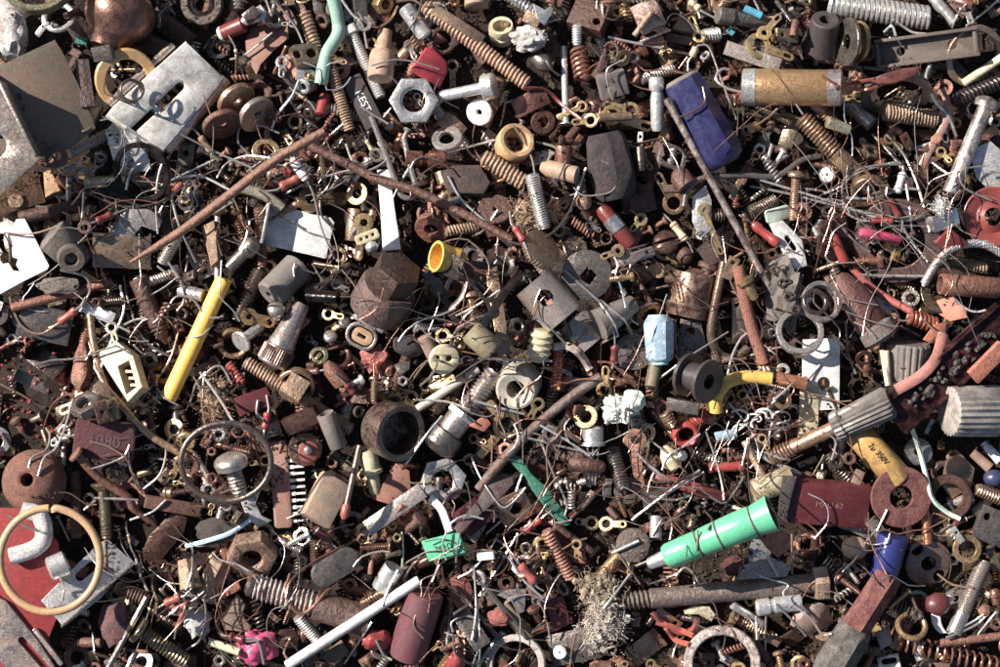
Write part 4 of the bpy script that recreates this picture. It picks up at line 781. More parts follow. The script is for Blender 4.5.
# ---- fourth row, right middle
bar(666, 403, 700, 409, 13, 6, 'grey/m', 'short flat grey bar')
lug(634, 426, 640, 492, 12, 'copper/r', 'rusty orange lug with a claw end', w=11, r=5, end='hole', lm='rusty orange lug')
screw(612, 446, 624, 492, 17, 'grey/m', 'dark grey threaded stub', p=3.4)
coil(664, 412, 672, 424, 14, 1.8, 'tan/m', 'brown coil end', 3.4)
coil(694, 424, 708, 412, 16, 2.2, 'red/p', 'red wound coil', 4, nm='wound_coil')
ring(686, 434, 15, 8, 12, 'red/p/red', 'thick glossy red plastic ring', 'ring', rnd_=1, cat='ring', lm='glossy red ring', roll=24)
lat(664, 446, 676, 470, [(0, 8), (.3, 18), (.7, 22), (1, 10)], 'cream/p', 'cream bean shaped bead', 'bead')
blob(682, 456, 6, 6, 5, 'lsteel/x', 'shiny silver bead', 'bead', .05)
lat(714, 438, 736, 434, [(0, 12), (1, 12)], 'lblue/p/dsteel', 'small blue grey cylinder', 'component')
bar(650, 476, 704, 490, 12, 10, 'dred/p', 'dark red plastic strip', 'plastic_strip', r=5, lm='dark red plastic strip')
bar(690, 488, 728, 498, 11, 9, 'dred/p', 'second dark red plastic strip', 'plastic_strip', r=5)
lat(708, 468, 744, 466, [(0, 10), (.02, 12), (.1, 12), (.12, 10), (.88, 10), (.9, 12), (1, 11)], 'red/p/salmon', 'orange red fuse shaped tube', 'fuse', lm='orange red fuse')
rod(744, 440, 766, 482, 8, 'tan/r', 'brown rod beside the red fuse')
plate([(640, 492), (668, 488), (676, 510), (644, 512)], 'dkgrey/o', 'dark mesh cylinder scrap', th=8)
lat(752, 492, 792, 478, [(0, 22), (.05, 25), (1, 27)], 'khaki/p/cream', 'khaki canister behind the green tube', 'canister')
# handle with shaft
add('screwdriver', 'small tool with a ribbed dark grey handle and tan shaft', [('handle', mv(lathe([(-34, 13), (-32, 16), (-24, 17), (-22, 15), (28, 17.5), (32, 14)], 80, flute=20, fd=.10), 36), mm('grey/p/rubber')), ('shaft', mv(cyl(50, 7.5), -22), mm('wood/m/copper')), ('winding', mv(hel(26, 8, 1.6, 7), -58), mm('tan/w'))], 832, 429, 27, lm='ribbed tool handle', cap=98)
lat(855, 430, 902, 482, [(0, 26), (.04, 30), (.96, 30), (1, 26)], 'ochre/p/brown', 'orange brown capacitor with faded black print', 'capacitor', parts_extra=lambda L: [('lettering', mv(text('2μ 350V', 8), -4, 0, 15.3), mm('black/p'))], lm='printed orange capacitor', roll=0, pitch=0)
ring(918, 452, 15, 4, 7, 'steel/x', 'dark chrome disc', 'disc')
ring(942, 472, 12, 7, 6, 'pinkg/m', 'pinkish chrome eyelet', 'eyelet')
plate([(958, 450), (976, 468), (972, 488), (950, 500), (940, 486), (944, 460)], 'tan/m', 'tan hexagon plate with a black centre', th=4, extra=lambda P: [('centre', mv(lathe([(0, 12), (3, 13), (4, 10)], 24, 'z'), *P(956, 468), 1), mm('black/p'))])
ring(949, 497, 24, 14, 8, 'brown/m', 'brown ring washer beside the dark red washer', 'washer', pitch=12, roll=0)
lat(972, 452, 990, 468, [(0, 10), (1, 12)], 'pinkg/p', 'pale pink ceramic bead', 'bead')
lat(984, 442, 1000, 462, [(0, 9), (1, 10)], 'bwhite/p', 'white ceramic rod', 'rod')
blob(994, 478, 11, 9, 8, 'navy/p', 'dark blue dusty ball', 'ball', .05)
screw(974, 488, 1008, 502, 14, 'tan/m', 'tan threaded screw at the right edge', p=3.4)
bar(976, 520, 1010, 534, 36, 12, 'grey/m', 'grey cast terminal at the right edge', 'terminal', holes=[(-.3, .2, 4)])
rod(925, 508, 928, 545, 10, 'orange/m', 'orange copper tube end', 'tube')
bar(853, 476, 862, 480, 16, 8, 'pinkg/p', 'pale pink clip with a square hole', 'clip')
bar(786, 499, 870, 506, 46, 17, '#5e1b20/p/maroon', 'maroon block with pale stamped print', 'component_block', b=1.2, txt='MALI 63', tc='#9a5a4a/o', ts=8.5, ta=0, lm='large maroon block')
plate([(781, 474), (796, 474), (792, 492), (786, 524), (778, 516)], 'grey/m', 'grey metal face beside the maroon block', th=4)
ring(901, 497, 32, 12, 5, 'maroon/o/terra', 'large dark red fibre washer', 'washer', lm='dark red fibre washer', mx=6)
def gt(L): return [('wall', lathe([(-L*.46, 9), (-L*.47, 11), (-L*.44, 13), (-L*.18, 14), (-L*.16, 12.8), (-L*.13, 14.2), (L*.15, 16), (L*.30, 16.5), (L*.33, 15.2), (L*.37, 16.5), (L/2, 19), (L/2-.3, 17.5), (L*.1, 12), (L*.08, .1)], 36), mm('mint/p/mint')), ('lining', mv(lathe([(-6, 4), (-4, 14), (8, 17.2), (8, 15), (-4, 10)], 30, loop=True), L/2-9), mm('dred/o'))]
add('tube', 'large mint green plastic tube with a flared open end', gt(122)+[('seam', J(*[mv(lathe([(-.8, r_-1), (-.8, r_+.5), (.8, r_+.5), (.8, r_-1)], 36, loop=True), x_) for x_, r_ in ((-19.5, 13.2), (40.5, 15.6), (3, 15.4))]), mm('brown/o')), ('tip', mv(lathe([(-14, 3), (-12, 6), (6, 8), (10, 9)], 16), -122*.47-6), mm('lsteel/s')), ('tip_pin', mv(cyl(14, 2), -82, 3), mm('dsteel/m'))], 717, 536, 24, lm='mint green tube', cat='tube', cap=112, pitch=13, roll=0, z=42)
# ---- bottom row
screw(116, 586, 150, 602, 16, 'brown/r', 'brown threaded stub', p=3.4)
blob(114, 622, 18, 22, 9, 'plum/o/terra', 'dusty pinkish cloth wad', 'cloth_wad', .3, 1.8, 51)
screw(136, 626, 188, 664, 18, 'khaki/m', 'khaki threaded screw with a flat head', 'cyl', 30, 6, p=4, lm='khaki threaded screw')
blob(198, 622, 14, 17, 9, 'bwhite/c/tan', 'white chipped ceramic piece', 'ceramic_piece', .3, 1.8, 52)
nut(252, 555, 27, 12, 19, 'tan/r/brown', 'big brown rusty hex nut', 8, lm='big rusty hex nut', pitch=0, roll=32)
lat(222, 560, 202, 600, [(0, 22), (.05, 27), (.95, 27), (1, 22)], 'tan/r', 'brassy brown hex standoff', 'standoff', 6, roll=20)
lat(185, 560, 192, 590, [(0, 20), (1, 26)], 'tan/r', 'brown faceted slug', 'slug', 6)
add('bolt', 'big grey brown rusty bolt with a thick smooth shank', [('thread', mv(thread(68, 14, 5), -28), mm('pgrey/r/rust')), ('shank', mv(cyl(60, 16), 35), mm('brown/r/dsteel')), ('end', mv(lathe([(-4, 9), (0, 13), (4, 13)], 20), -65), mm('dsteel/m'))], 310, 603, -18, lm='big rusty bolt', mx=4)
plate([(237, 592), (246, 605), (242, 616), (252, 628), (248, 634), (224, 630), (220, 620), (228, 606)], 'tan/o/grey', 'pale grey brown wood chip', 'wood_chip', th=8, bev=2)
bar(218, 596, 240, 586, 8, 6, 'flake/o', 'small rusty flake', 'rust_flake')
blob(258, 648, 19, 17, 10, '#c8286a/p/maroon', 'bright pink crumpled plastic lump', 'plastic_lump', .4, 1.8, 53, rough=.1, sub=4, lm='bright pink lump')
lat(242, 652, 208, 642, [(0, 8), (.03, 9), (1, 8)], 'cream/p', 'small ivory tube', 'tube', hole=5)
screw(320, 644, 297, 614, 14, 'lsteel/s', 'short silver threaded stud', p=2.8)
bar(312, 581, 358, 553, 27, 13, 'grey/m', 'grey rounded metal crystal can', 'crystal_can', r=12, b=2, lm='grey crystal can')
lat(380, 590, 395, 566, [(0, 20), (.3, 22), (.32, 18), (.45, 18), (.47, 22), (1, 22)], 'lsteel/s', 'silver grooved cap', 'cap')
bar(325, 662, 346, 646, 16, 8, 'khaki/o', 'khaki stone chip', 'stone_chip', b=2)
blob(378, 640, 14, 12, 8, 'red/p', 'red plastic chip under the white rod', 'plastic_chip', .4, 2, 55)
rod(284, 668, 422, 578, 11, 'lsteel/p/pgrey', 'long off white rod', lm='long off white rod', mx=5)
lat(427, 588, 405, 662, [(0, 34), (.03, 39), (.9, 40), (.97, 38), (1, 30)], 'maroon/c/plum', 'dark maroon canister', 'canister', 36, lm='dark maroon canister')
plate([(444, 578), (458, 571), (470, 580), (476, 600), (458, 612), (450, 600)], 'salmon/c', 'salmon fibre piece', 'fibre_piece', th=3)
screw(545, 528, 573, 582, 15, 'copper/r', 'reddish brown threaded rod', p=4, lm='reddish threaded rod')
plate([(497, 594), (508, 588), (527, 588), (525, 612), (520, 614), (514, 602)], 'pgrey/m', 'small bent grey corner cover', th=4, pitch=0, roll=14)
bar(500, 602, 532, 640, 16, 8, 'khaki/c', 'khaki curved block', 'block', b=2)
blob(498, 618, 12, 9, 7, 'salmon/o', 'dusty red lump', 'lump', .3, 2, 57)
plate([(541, 601), (563, 594), (572, 624), (556, 632)], 'maroon/p', 'small maroon plate with an oval hole', holes=[(558, 609, 560, 615, 5)], th=3, lm='small maroon plate')
bar(548, 652, 600, 640, 34, 8, 'grey/m', 'grey bracket with a white stud', 'bracket')
ring(560, 652, 7, 1, 10, 'bwhite/p', 'white round stud', 'stud')
ring(516, 664, 31, 24, 11, 'pgrey/c', 'grey ceramic ring at the bottom edge', 'ring', cat='ring')
blob(456, 662, 9, 14, 8, 'red/p', 'bright red plastic piece at the bottom edge', 'plastic_chip', .3, 2, 58)
for q_, (X, Y, rx_, ry_) in enumerate(((598, 590, 15, 16), (603, 622, 17, 24))):
    fibres(X, Y, rx_*1.15, ry_, 13, 260, ['#b8a488/o/tan', '#ddd2c0/o/tan'][q_], ['khaki fluffy lint clump', 'cream fluffy lint clump'][q_], 'lint_clump', 60+q_, lm=['khaki lint', 'cream lint clump'][q_])
add('disc', 'dark grey brown disc with a pin through its hole', [('disc', prism(circ(0, 0, 18, 30), [circ(6, 5, 2)], 8, 1.5), mm('dsteel/r')), ('pin', tube([(-22, -8, 6), (6, 5, 7)], 1.8, 8), mm('lsteel/s'))], 633, 545, 0, lm='dark pinned disc')
add('bolt', 'very long grey brown bolt with a hex head', [('shank', cyl(172, 10.5, 24), mm('grey/r/brown')), ('thread', mv(thread(34, 10, 5), -98), mm('dsteel/r')), ('head', mv(ro(prism(hexo(19), (), 15, 2), 'y', 90), 93), mm('tan/r/grey'))], 732, 591, 5, lm='very long hex bolt', mx=4)
blob(735, 566, 14, 10, 7, 'maroon/o', 'dark maroon crumpled paper', 'paper_wad', .4, 2, 63)
plate([(758, 536), (776, 526), (790, 534), (790, 548), (778, 558), (766, 548)], 'flake/o/brown', 'orange brown leafy scrap', 'leaf_scrap', th=3, z=10, pitch=5, roll=5)
plate([(738, 566), (770, 556), (792, 566), (788, 578), (734, 580)], 'pgrey/m', 'grey sheet under the green tube', th=3)
plate([(683, 610), (694, 604), (710, 606), (716, 614), (712, 622), (698, 614), (684, 614)], 'cream/o', 'cream shell flake', 'shell_flake', th=3)
rod(730, 603, 766, 626, 9, 'lsteel/s', 'short pale metal rod below the long bolt')
lat(755, 608, 802, 602, [(0, 14), (.05, 18), (.3, 18), (.32, 15), (.4, 15), (.42, 18), (1, 17)], 'lsteel/s', 'grooved silver spindle below the long bolt', 'spindle')
clip(630, 660, 660, 635, 22, [(-.5, .2), (-.4, 0), (.2, 0), (.4, .1), (.5, .3)], 'tan/m/brown', 'tan brown folded clip')
ring(722, 664, 40, 30, 26, 'pgrey/r/brown', 'large grey brown pipe ring at the bottom edge', 'pipe_ring', lm='large pipe ring', cat='ring', pitch=4, roll=-6)
blob(855, 548, 14, 12, 11, 'tan/c', 'tan round ball with faint rings', 'ball', .04)
add('washer', 'pinkish grey washer with three round holes', [('disc', prism(circ(0, 0, 25, 36), [circ(0, 0, 8), circ(-14, 16, 6.5), circ(13, -14, 6.5)], 4, .8), mm('pinkg/m'))], 928, 563, 0, lm='three hole washer', cat='washer')
ring(967, 549, 15, 9, 4, 'brass/m', 'dull brass washer', pitch=0)
screw(952, 634, 987, 560, 18, 'steel/m', 'silver grey threaded bolt at the right', tf=.72, p=3, lm='grey threaded bolt')
add('crescent_piece', 'white metal crescent', [('crescent', prism(arc(0, 0, 22, 110, 250, 12)+arc(8, 0, 20, 245, 115, 12), [], 5, 1), mm('bwhite/p'))], 952, 616, -14)
blob(938, 604, 13, 12, 9, 'maroon/p', 'dark red ball', 'ball', .05)
coil(902, 642, 1004, 668, 20, 1.2, 'copper/w', 'long loose copper spring at the bottom right', 8, lm='loose copper spring')
plate([(876, 658), (898, 652), (904, 676), (880, 680)], 'lsteel/s', 'pale metal tab with a rectangular hole', 'metal_tab', holes=[(884, 662, 894, 660, 6)], th=3)
plate([(876, 636), (890, 624), (892, 644), (880, 650)], 'pgrey/p', 'small white wedge', 'wedge', th=6)
rod(938, 643, 1006, 636, 9, 'copper/r', 'reddish copper rod at the right edge', lm='copper rod at the edge')
blob(985, 611, 7, 7, 6, 'terra/r', 'small copper bead', 'bead')
blob(812, 618, 22, 16, 9, 'pinkg/c', 'pinkish crumpled metal', 'crumpled_metal', .35, 1.6, 66)
lat(893, 534, 884, 578, [(0, 30), (.03, 32), (1, 30)], '#1f2d74/g/purple', 'glossy blue and purple plastic sleeve', 'sleeve', lm='blue plastic sleeve', cap=88)
lat(890, 574, 854, 630, [(0, 24), (.02, 29), (.95, 31), (1, 28)], 'maroon/o/terra', 'dusty maroon hexagonal handle', 'handle', 6, lm='maroon hexagonal handle', cap=92, pitch=0, roll=15)
lat(858, 622, 826, 682, [(0, 26), (.06, 36), (.2, 40), (.8, 42), (1, 36)], 'grey/o/black', 'black and grey faceted jack body', 'jack', 8, lm='black faceted jack')
def hairs(n, sd, tag_):
    for i in range(n):
        cx_, cy_ = rnd.choice([(150, 200), (170, 330), (130, 440), (700, 460), (480, 590), (880, 200), (560, 460), (620, 330), (760, 400), (240, 190), (350, 240), (540, 200), (900, 560), (200, 600), (640, 60), (440, 330), (300, 60), (500, 500), (820, 330), (740, 620), (700, 250)])
        x_, y_ = cx_+rnd.gauss(0, sd), cy_+rnd.gauss(0, sd*.8); A = rnd.uniform(0, 2*PI); p = [(x_, y_)]; bd = rnd.gauss(0, .35)
        for _ in range(rnd.choice([2, 3, 3, 4, 5])): A += bd+rnd.gauss(0, rnd.choice([.15, .3, .9])); q_ = rnd.uniform(8, 22); x_ += q_*math.cos(A); y_ += q_*math.sin(A); p.append((x_, y_))
        c = rnd.choice(['steel/w', 'pgrey/w', 'grey/w', 'copper/w', 'tan/w', 'dsteel/w', 'rust/w', 'lsteel/w']); wire(p, rnd.uniform(.5, 1.2), c, {'steel': 'grey', 'pgrey': 'pale grey', 'grey': 'dull grey', 'copper': 'copper', 'tan': 'tan', 'dsteel': 'dark', 'rust': 'rusty', 'lsteel': 'silvery'}[c[:-2]]+' '+tag_+' lead wire', 'lead_wire', 'wire', stiff=rnd.choice([3, 6]), k=rnd.choice([2, 5]), up=rnd.choice([0, 1, 4, 8]), filler=True)
hairs(120, 60, 'half buried')
# ================================================================ small loose pieces that fill the gaps between the big ones
cand = []
for _ in range(14000):
    X_, Y_ = rnd.uniform(-10, 1010), rnd.uniform(-8, 676); i = int((X_-500-X0)/CS); j = int((333.5-Y_-Y0)/CS)
    if (X_ < 90 and 60 < Y_ < 150) or (X_ < 60 and Y_ > 330 and Y_ < 440) or (X_ < 62 and Y_ > 512 and rnd.random() < .6): continue
    nb = IDM[i-3:i+4, j-3:j+4]; fl = np.mean([(k < 0 or things[k]['filler']) for k in nb.ravel()])
    if fl > .62: cand.append((HF[i-3:i+4, j-3:j+4].mean()-fl*12, X_, Y_))
cand.sort(); used = []
for h, X_, Y_ in cand:
    if len(used) >= 1150: break
    if min([9e9]+[(X_-a)**2+(Y_-b)**2 for a, b in used]) < 10.5**2: continue
    used.append((X_, Y_)); filler(X_, Y_, small=rnd.choice([0, 1, 1, 2, 2]), q=80, cap=78, guard=.18)
# ================================================================ little parts with leads that lie on top, then wires
for a in [(283, 172, 291, 170, 10, 'red/p', 'red resistor half under the copper rod'), (280, 188, 299, 177, 11, 'salmon/p', 'orange red dog bone resistor'), (268, 412, 265, 429, 9, 'red/p', 'red dog bone resistor near the wire ring'),
          (167, 200, 182, 182, 8, 'salmon/p', 'slim red resistor above the copper rod'), (58, 323, 78, 309, 9, 'salmon/p', 'red brown resistor on the grey channel'), (520, 564, 535, 583, 10, 'salmon/p', 'pinkish red resistor by the reddish threaded rod'),
          (871, 219, 894, 221, 8, 'red/p', 'red dog bone resistor on the pinkish ring'), (889, 199, 900, 218, 8, 'dred/p', 'dark red bead resistor'), (752, 223, 779, 245, 11, 'red/p', 'bright red dog bone diode'),
          (164, 604, 182, 596, 9, 'salmon/p', 'red resistor in the tangle'), (172, 612, 190, 601, 8, 'salmon/p', 'second red resistor in the tangle'), (176, 630, 184, 612, 6, 'salmon/p', 'thin red resistor in the tangle'),
          (96, 222, 112, 214, 9, 'dred/p', 'dark red beaded resistor'), (228, 636, 246, 640, 9, 'dred/p', 'dark red resistor on the pink lump'), (346, 384, 354, 394, 8, 'dred/p', 'dark red bead'), (522, 534, 542, 518, 8, 'red/p', 'red resistor under the green splinter')]:
    res(*a)
res(291, 158, 307, 180, 10, 'white/p', 'white resistor with dark red bands', ('red/p', 'dred/p', 'red/p'), l1=[(285, 148), (262, 160), (245, 172)], l2=[(314, 196), (322, 230), (335, 262)], bone=0, lm='white banded resistor')
res(672, 222, 686, 241, 9, 'cream/p', 'cream resistor with red bands', ('red/p', 'dred/p'), bone=1)
res(692, 57, 696, 47, 8, 'cream/p', 'pink banded resistor with a long hooked lead', ('red/p', 'red/p'), l1=[(688, 62), (688, 72)], l2=[(700, 45), (710, 48), (722, 80), (738, 122)], lm='pink banded resistor')
res(896, 194, 904, 172, 9, 'bwhite/p', 'white striped diode', ('steel/m', 'steel/m'), l1=[(890, 190), (868, 196)], l2=[(904, 164), (895, 160), (860, 172)], lm='white striped diode')
res(846, 264, 832, 234, 11, 'red/p', 'bright red insulated sleeve with bare copper strands', bone=0, l1=0, l2=[(829, 224), (828, 214), (832, 206)], lc='copper/w', nm='sleeve', lm='bright red sleeve')
res(690, 0, 700, 10, 8, 'cream/p', 'cream and pink resistor at the top edge', ('red/p',))
bar(424, 552, 464, 541, 23, 5, 'mint/p/mint', 'mint green tag with black print', 'tag', txt='3K1Ω', tc='black/p', ts=8, ta=0, lm='mint green tag', b=.8)
bar(477, 557, 495, 555, 8, 6, 'bwhite/p', 'small white sleeve on a wire', 'sleeve')
# cables and thick wires
wire([(332, -6), (337, 14), (338, 34), (326, 56), (321, 84)], 7, 'sage/c/sage', 'curved pale green rubber tube', 'rubber_tube', 'tube', stiff=3, n=14, lm='pale green tube', cap=100)
wire([(131, 262), (180, 232), (228, 196), (275, 160), (325, 131)], 4.9, '#8a5c44/r/rust', 'long thick copper rod running diagonally', 'copper_rod', 'rod', stiff=7, n=12, taper=[.35, .9, 1, 1, 1, 1, .9], lm='long copper rod', zs=[64, 72, 80, 84, 86], label='long thick copper rod rising from the tan block toward the large silver hex nut')
wire([(310, 146), (345, 163), (380, 180), (418, 192), (460, 212), (512, 240)], 4.6, 'brown/r/rust', 'long brown rod under the steel hook', 'rod', 'rod', stiff=6, n=12, lm='long brown rod')
wire([(371, 116), (384, 150), (398, 188), (404, 197), (412, 197), (416, 188), (410, 165), (404, 138)], 3.2, 'steel/w', 'thick steel hook bent into a J', 'hook', 'hook', stiff=4, n=10, lm='steel J hook')
wire([(90, 314), (94, 345), (104, 383), (121, 404), (146, 432), (186, 457)], 4, 'wood/m/tan', 'curved tan wire beside the cream connector', 'wire', stiff=4, n=10, lm='curved tan wire')
wire([(684, 206), (688, 190), (703, 178), (740, 175), (776, 176), (802, 160), (820, 156)], 3.2, 'grey/w', 'bent grey wire below the purple cap', 'wire', stiff=4, n=10, lm='bent grey wire')
wire([(738, 266), (744, 296), (752, 328), (764, 364)], 6.2, 'terra/o/salmon', 'thick frayed red brown cable', 'cable', 'cable', stiff=4, n=12, lm='frayed red cable',
     extra=lambda Lc, r: [('frayed_strand', tube(smooth([Lc[-1], Lc[-1]+np.array([rnd.uniform(-8, 8), -rnd.uniform(4, 10), rnd.uniform(-2, 4)]), Lc[-1]+np.array([rnd.uniform(-14, 14), -rnd.uniform(8, 20), rnd.uniform(-3, 5)])], 4), .6, 5), mm('cream/o')) for _ in range(16)])
wire([(724, 262), (716, 300), (711, 334), (718, 352), (733, 358), (748, 348)], 4.6, 'khaki/m/brown', 'bent olive hose beside the frayed cable', 'hose', 'hose', stiff=4, n=12)
wire([(716, 412), (717, 396), (728, 382), (748, 377), (772, 379)], 7, '#e3b01e/p/ochre', 'curved yellow plastic tube', 'plastic_tube', 'tube', stiff=4, n=14, lm='curved yellow tube')
wire([(776, 378), (806, 384)], 7, 'orange/m', 'short orange metal tube', 'tube', 'tube', stiff=4, n=14)
wire([(924, 284), (936, 264), (950, 250), (968, 244), (986, 245), (1006, 256)], 4.6, 'pgrey/w', 'grey braided cable at the right', 'braided_cable', 'cable', stiff=4, n=10, lm='grey braided cable',
     extra=lambda Lc, r: [('braid', tube(np.array([p+r*.75*np.array([math.cos(i*.9+q)*.3, math.cos(i*.9+q), math.sin(i*.9+q)+.2]) for i, p in enumerate(smooth(Lc[::2], 5))]), 1.3, 5), mm('lsteel/w')) for q in (0, 2.1, 4.2)])
wire([(852, 268), (878, 292), (912, 312)], 4, 'red/c/rust', 'thick red insulated wire ending in copper foil', 'cable', 'cable', stiff=4, n=10, lm='thick red wire')
wire([(943, 334), (936, 358), (920, 376), (896, 390)], 6, '#a85c4c/c/brown', 'curved salmon leather strap', 'strap', 'strap', stiff=4, n=10, flat=.5, lm='salmon strap')
wire([(943, 88), (948, 108), (944, 126), (932, 146), (922, 166)], 4, 'pinkg/p/salmon', 'pink tape strip', 'tape_strip', 'tape', stiff=4, n=8, flat=.3, lm='pink tape strip')
wire([(930, 64), (926, 80), (934, 100), (948, 116), (956, 136)], 2.2, 'lsteel/w', 'thick white wire behind the pink tape')
wire([(875, 79), (846, 84), (835, 88)], 2, 'salmon/w', 'red copper lead wire')
wire([(822, 76), (840, 86), (864, 90), (884, 84)], 1.8, 'terra/w', 'brown lead wire over the gold capacitor')
wire([(524, 88), (545, 90), (560, 103), (582, 120)], 2.2, 'dred/p', 'dark red insulated wire over the nail', lm='dark red wire')
wire([(55, 512)]+[(50+50*math.sin(t)*1, 560-52*math.cos(t)) for t in np.linspace(.1, 2*PI-.02, 34)], 4, 'wood/p/tan', 'large thin tan ring over the red tray', 'ring', 'ring', stiff=9, n=10, k=3, lm='large tan ring', zs=[62, 62], label='large thin tan ring lying over the red tray and the white elbow tube')
wire([(226+45*math.sin(t), 462-39*math.cos(t)) for t in np.linspace(0, 2*PI, 36)], 3.2, 'dsteel/m', 'dark grey wire ring round the slotted screw', 'ring', 'ring', stiff=9, n=10, k=3, lm='dark wire ring', zs=[70, 66, 58, 66, 70])
wire([(186, 546), (206, 541), (230, 533), (250, 520)], 2.6, 'lblue/p/lblue', 'pale blue insulated wire', lm='pale blue wire')
wire([(652, 612), (662, 622), (680, 632), (692, 630), (698, 620)], 3.4, 'salmon/p', 'thick salmon insulated wire loop', lm='salmon wire loop')
wire([(656, 622), (676, 628), (694, 636)], 3.2, 'salmon/p', 'salmon insulated wire end')
wire([(666, 628), (676, 640), (690, 645)], 3.2, 'salmon/p', 'lower salmon insulated wire end')
wire([(910, 424), (918, 446), (926, 476), (932, 498), (945, 511), (960, 519)], 2.6, 'lgreen/p/grey', 'pale green wire over the dark red washer', lm='pale green wire')
wire([(882, 350), (888, 386)], 3, 'cream/p', 'short cream wire below the funnel')
wire([(430, 498), (442, 510), (450, 532)], 4.5, 'bwhite/p', 'short white cable by the hex nut', 'cable', 'cable')
wire([(553, 347), (568, 346), (580, 354), (590, 370)], 4.5, 'pinkg/p/lsteel', 'curved pale tube by the nylon plug', 'tube', 'tube')
wire([(470, 566), (488, 590), (512, 620), (527, 638)], 3, 'grey/w', 'straight grey steel rod among wires', 'rod', stiff=6)
wire([(452, 586), (470, 606), (492, 630), (508, 650)], 3, 'dsteel/w', 'dark steel rod among wires', 'rod', stiff=6)
wire([(147, 597), (128, 632), (108, 668)], 3.2, 'grey/w', 'straight grey rod beside the khaki screw', 'rod', stiff=6, lm='straight grey rod')
wire([(135, 650), (128, 668)], 2.8, 'pgrey/w', 'short pale rod at the bottom edge', 'rod')
wire([(290, 574), (286, 590), (290, 604), (300, 614), (312, 608), (326, 592), (336, 584)], 1.9, 'copper/w', 'copper wire loop over the rusty bolt', lm='copper wire loop')
wire([(286, 598), (292, 580), (314, 562), (340, 548), (356, 540)], 1.8, 'brown/w', 'brown wire over the crystal can')
for p, r_ in (([(455, 318), (446, 300), (448, 284), (458, 274), (466, 278), (462, 296), (450, 312), (462, 322), (484, 314), (502, 298), (512, 282)], 3), ([(460, 276), (480, 286), (498, 298), (508, 286), (506, 266), (498, 258)], 2.6), ([(474, 340), (492, 312), (508, 288), (522, 272)], 4.6), ([(470, 282), (482, 296), (490, 312), (474, 320), (458, 330), (450, 346)], 2.2), ([(486, 264), (500, 258), (512, 262), (508, 274), (496, 272)], 3)):
    wire(p, r_, 'dkgrey/m', 'curled black plastic ribbon', 'plastic_ribbon', 'ribbon', stiff=4, flat=.35, up=2)
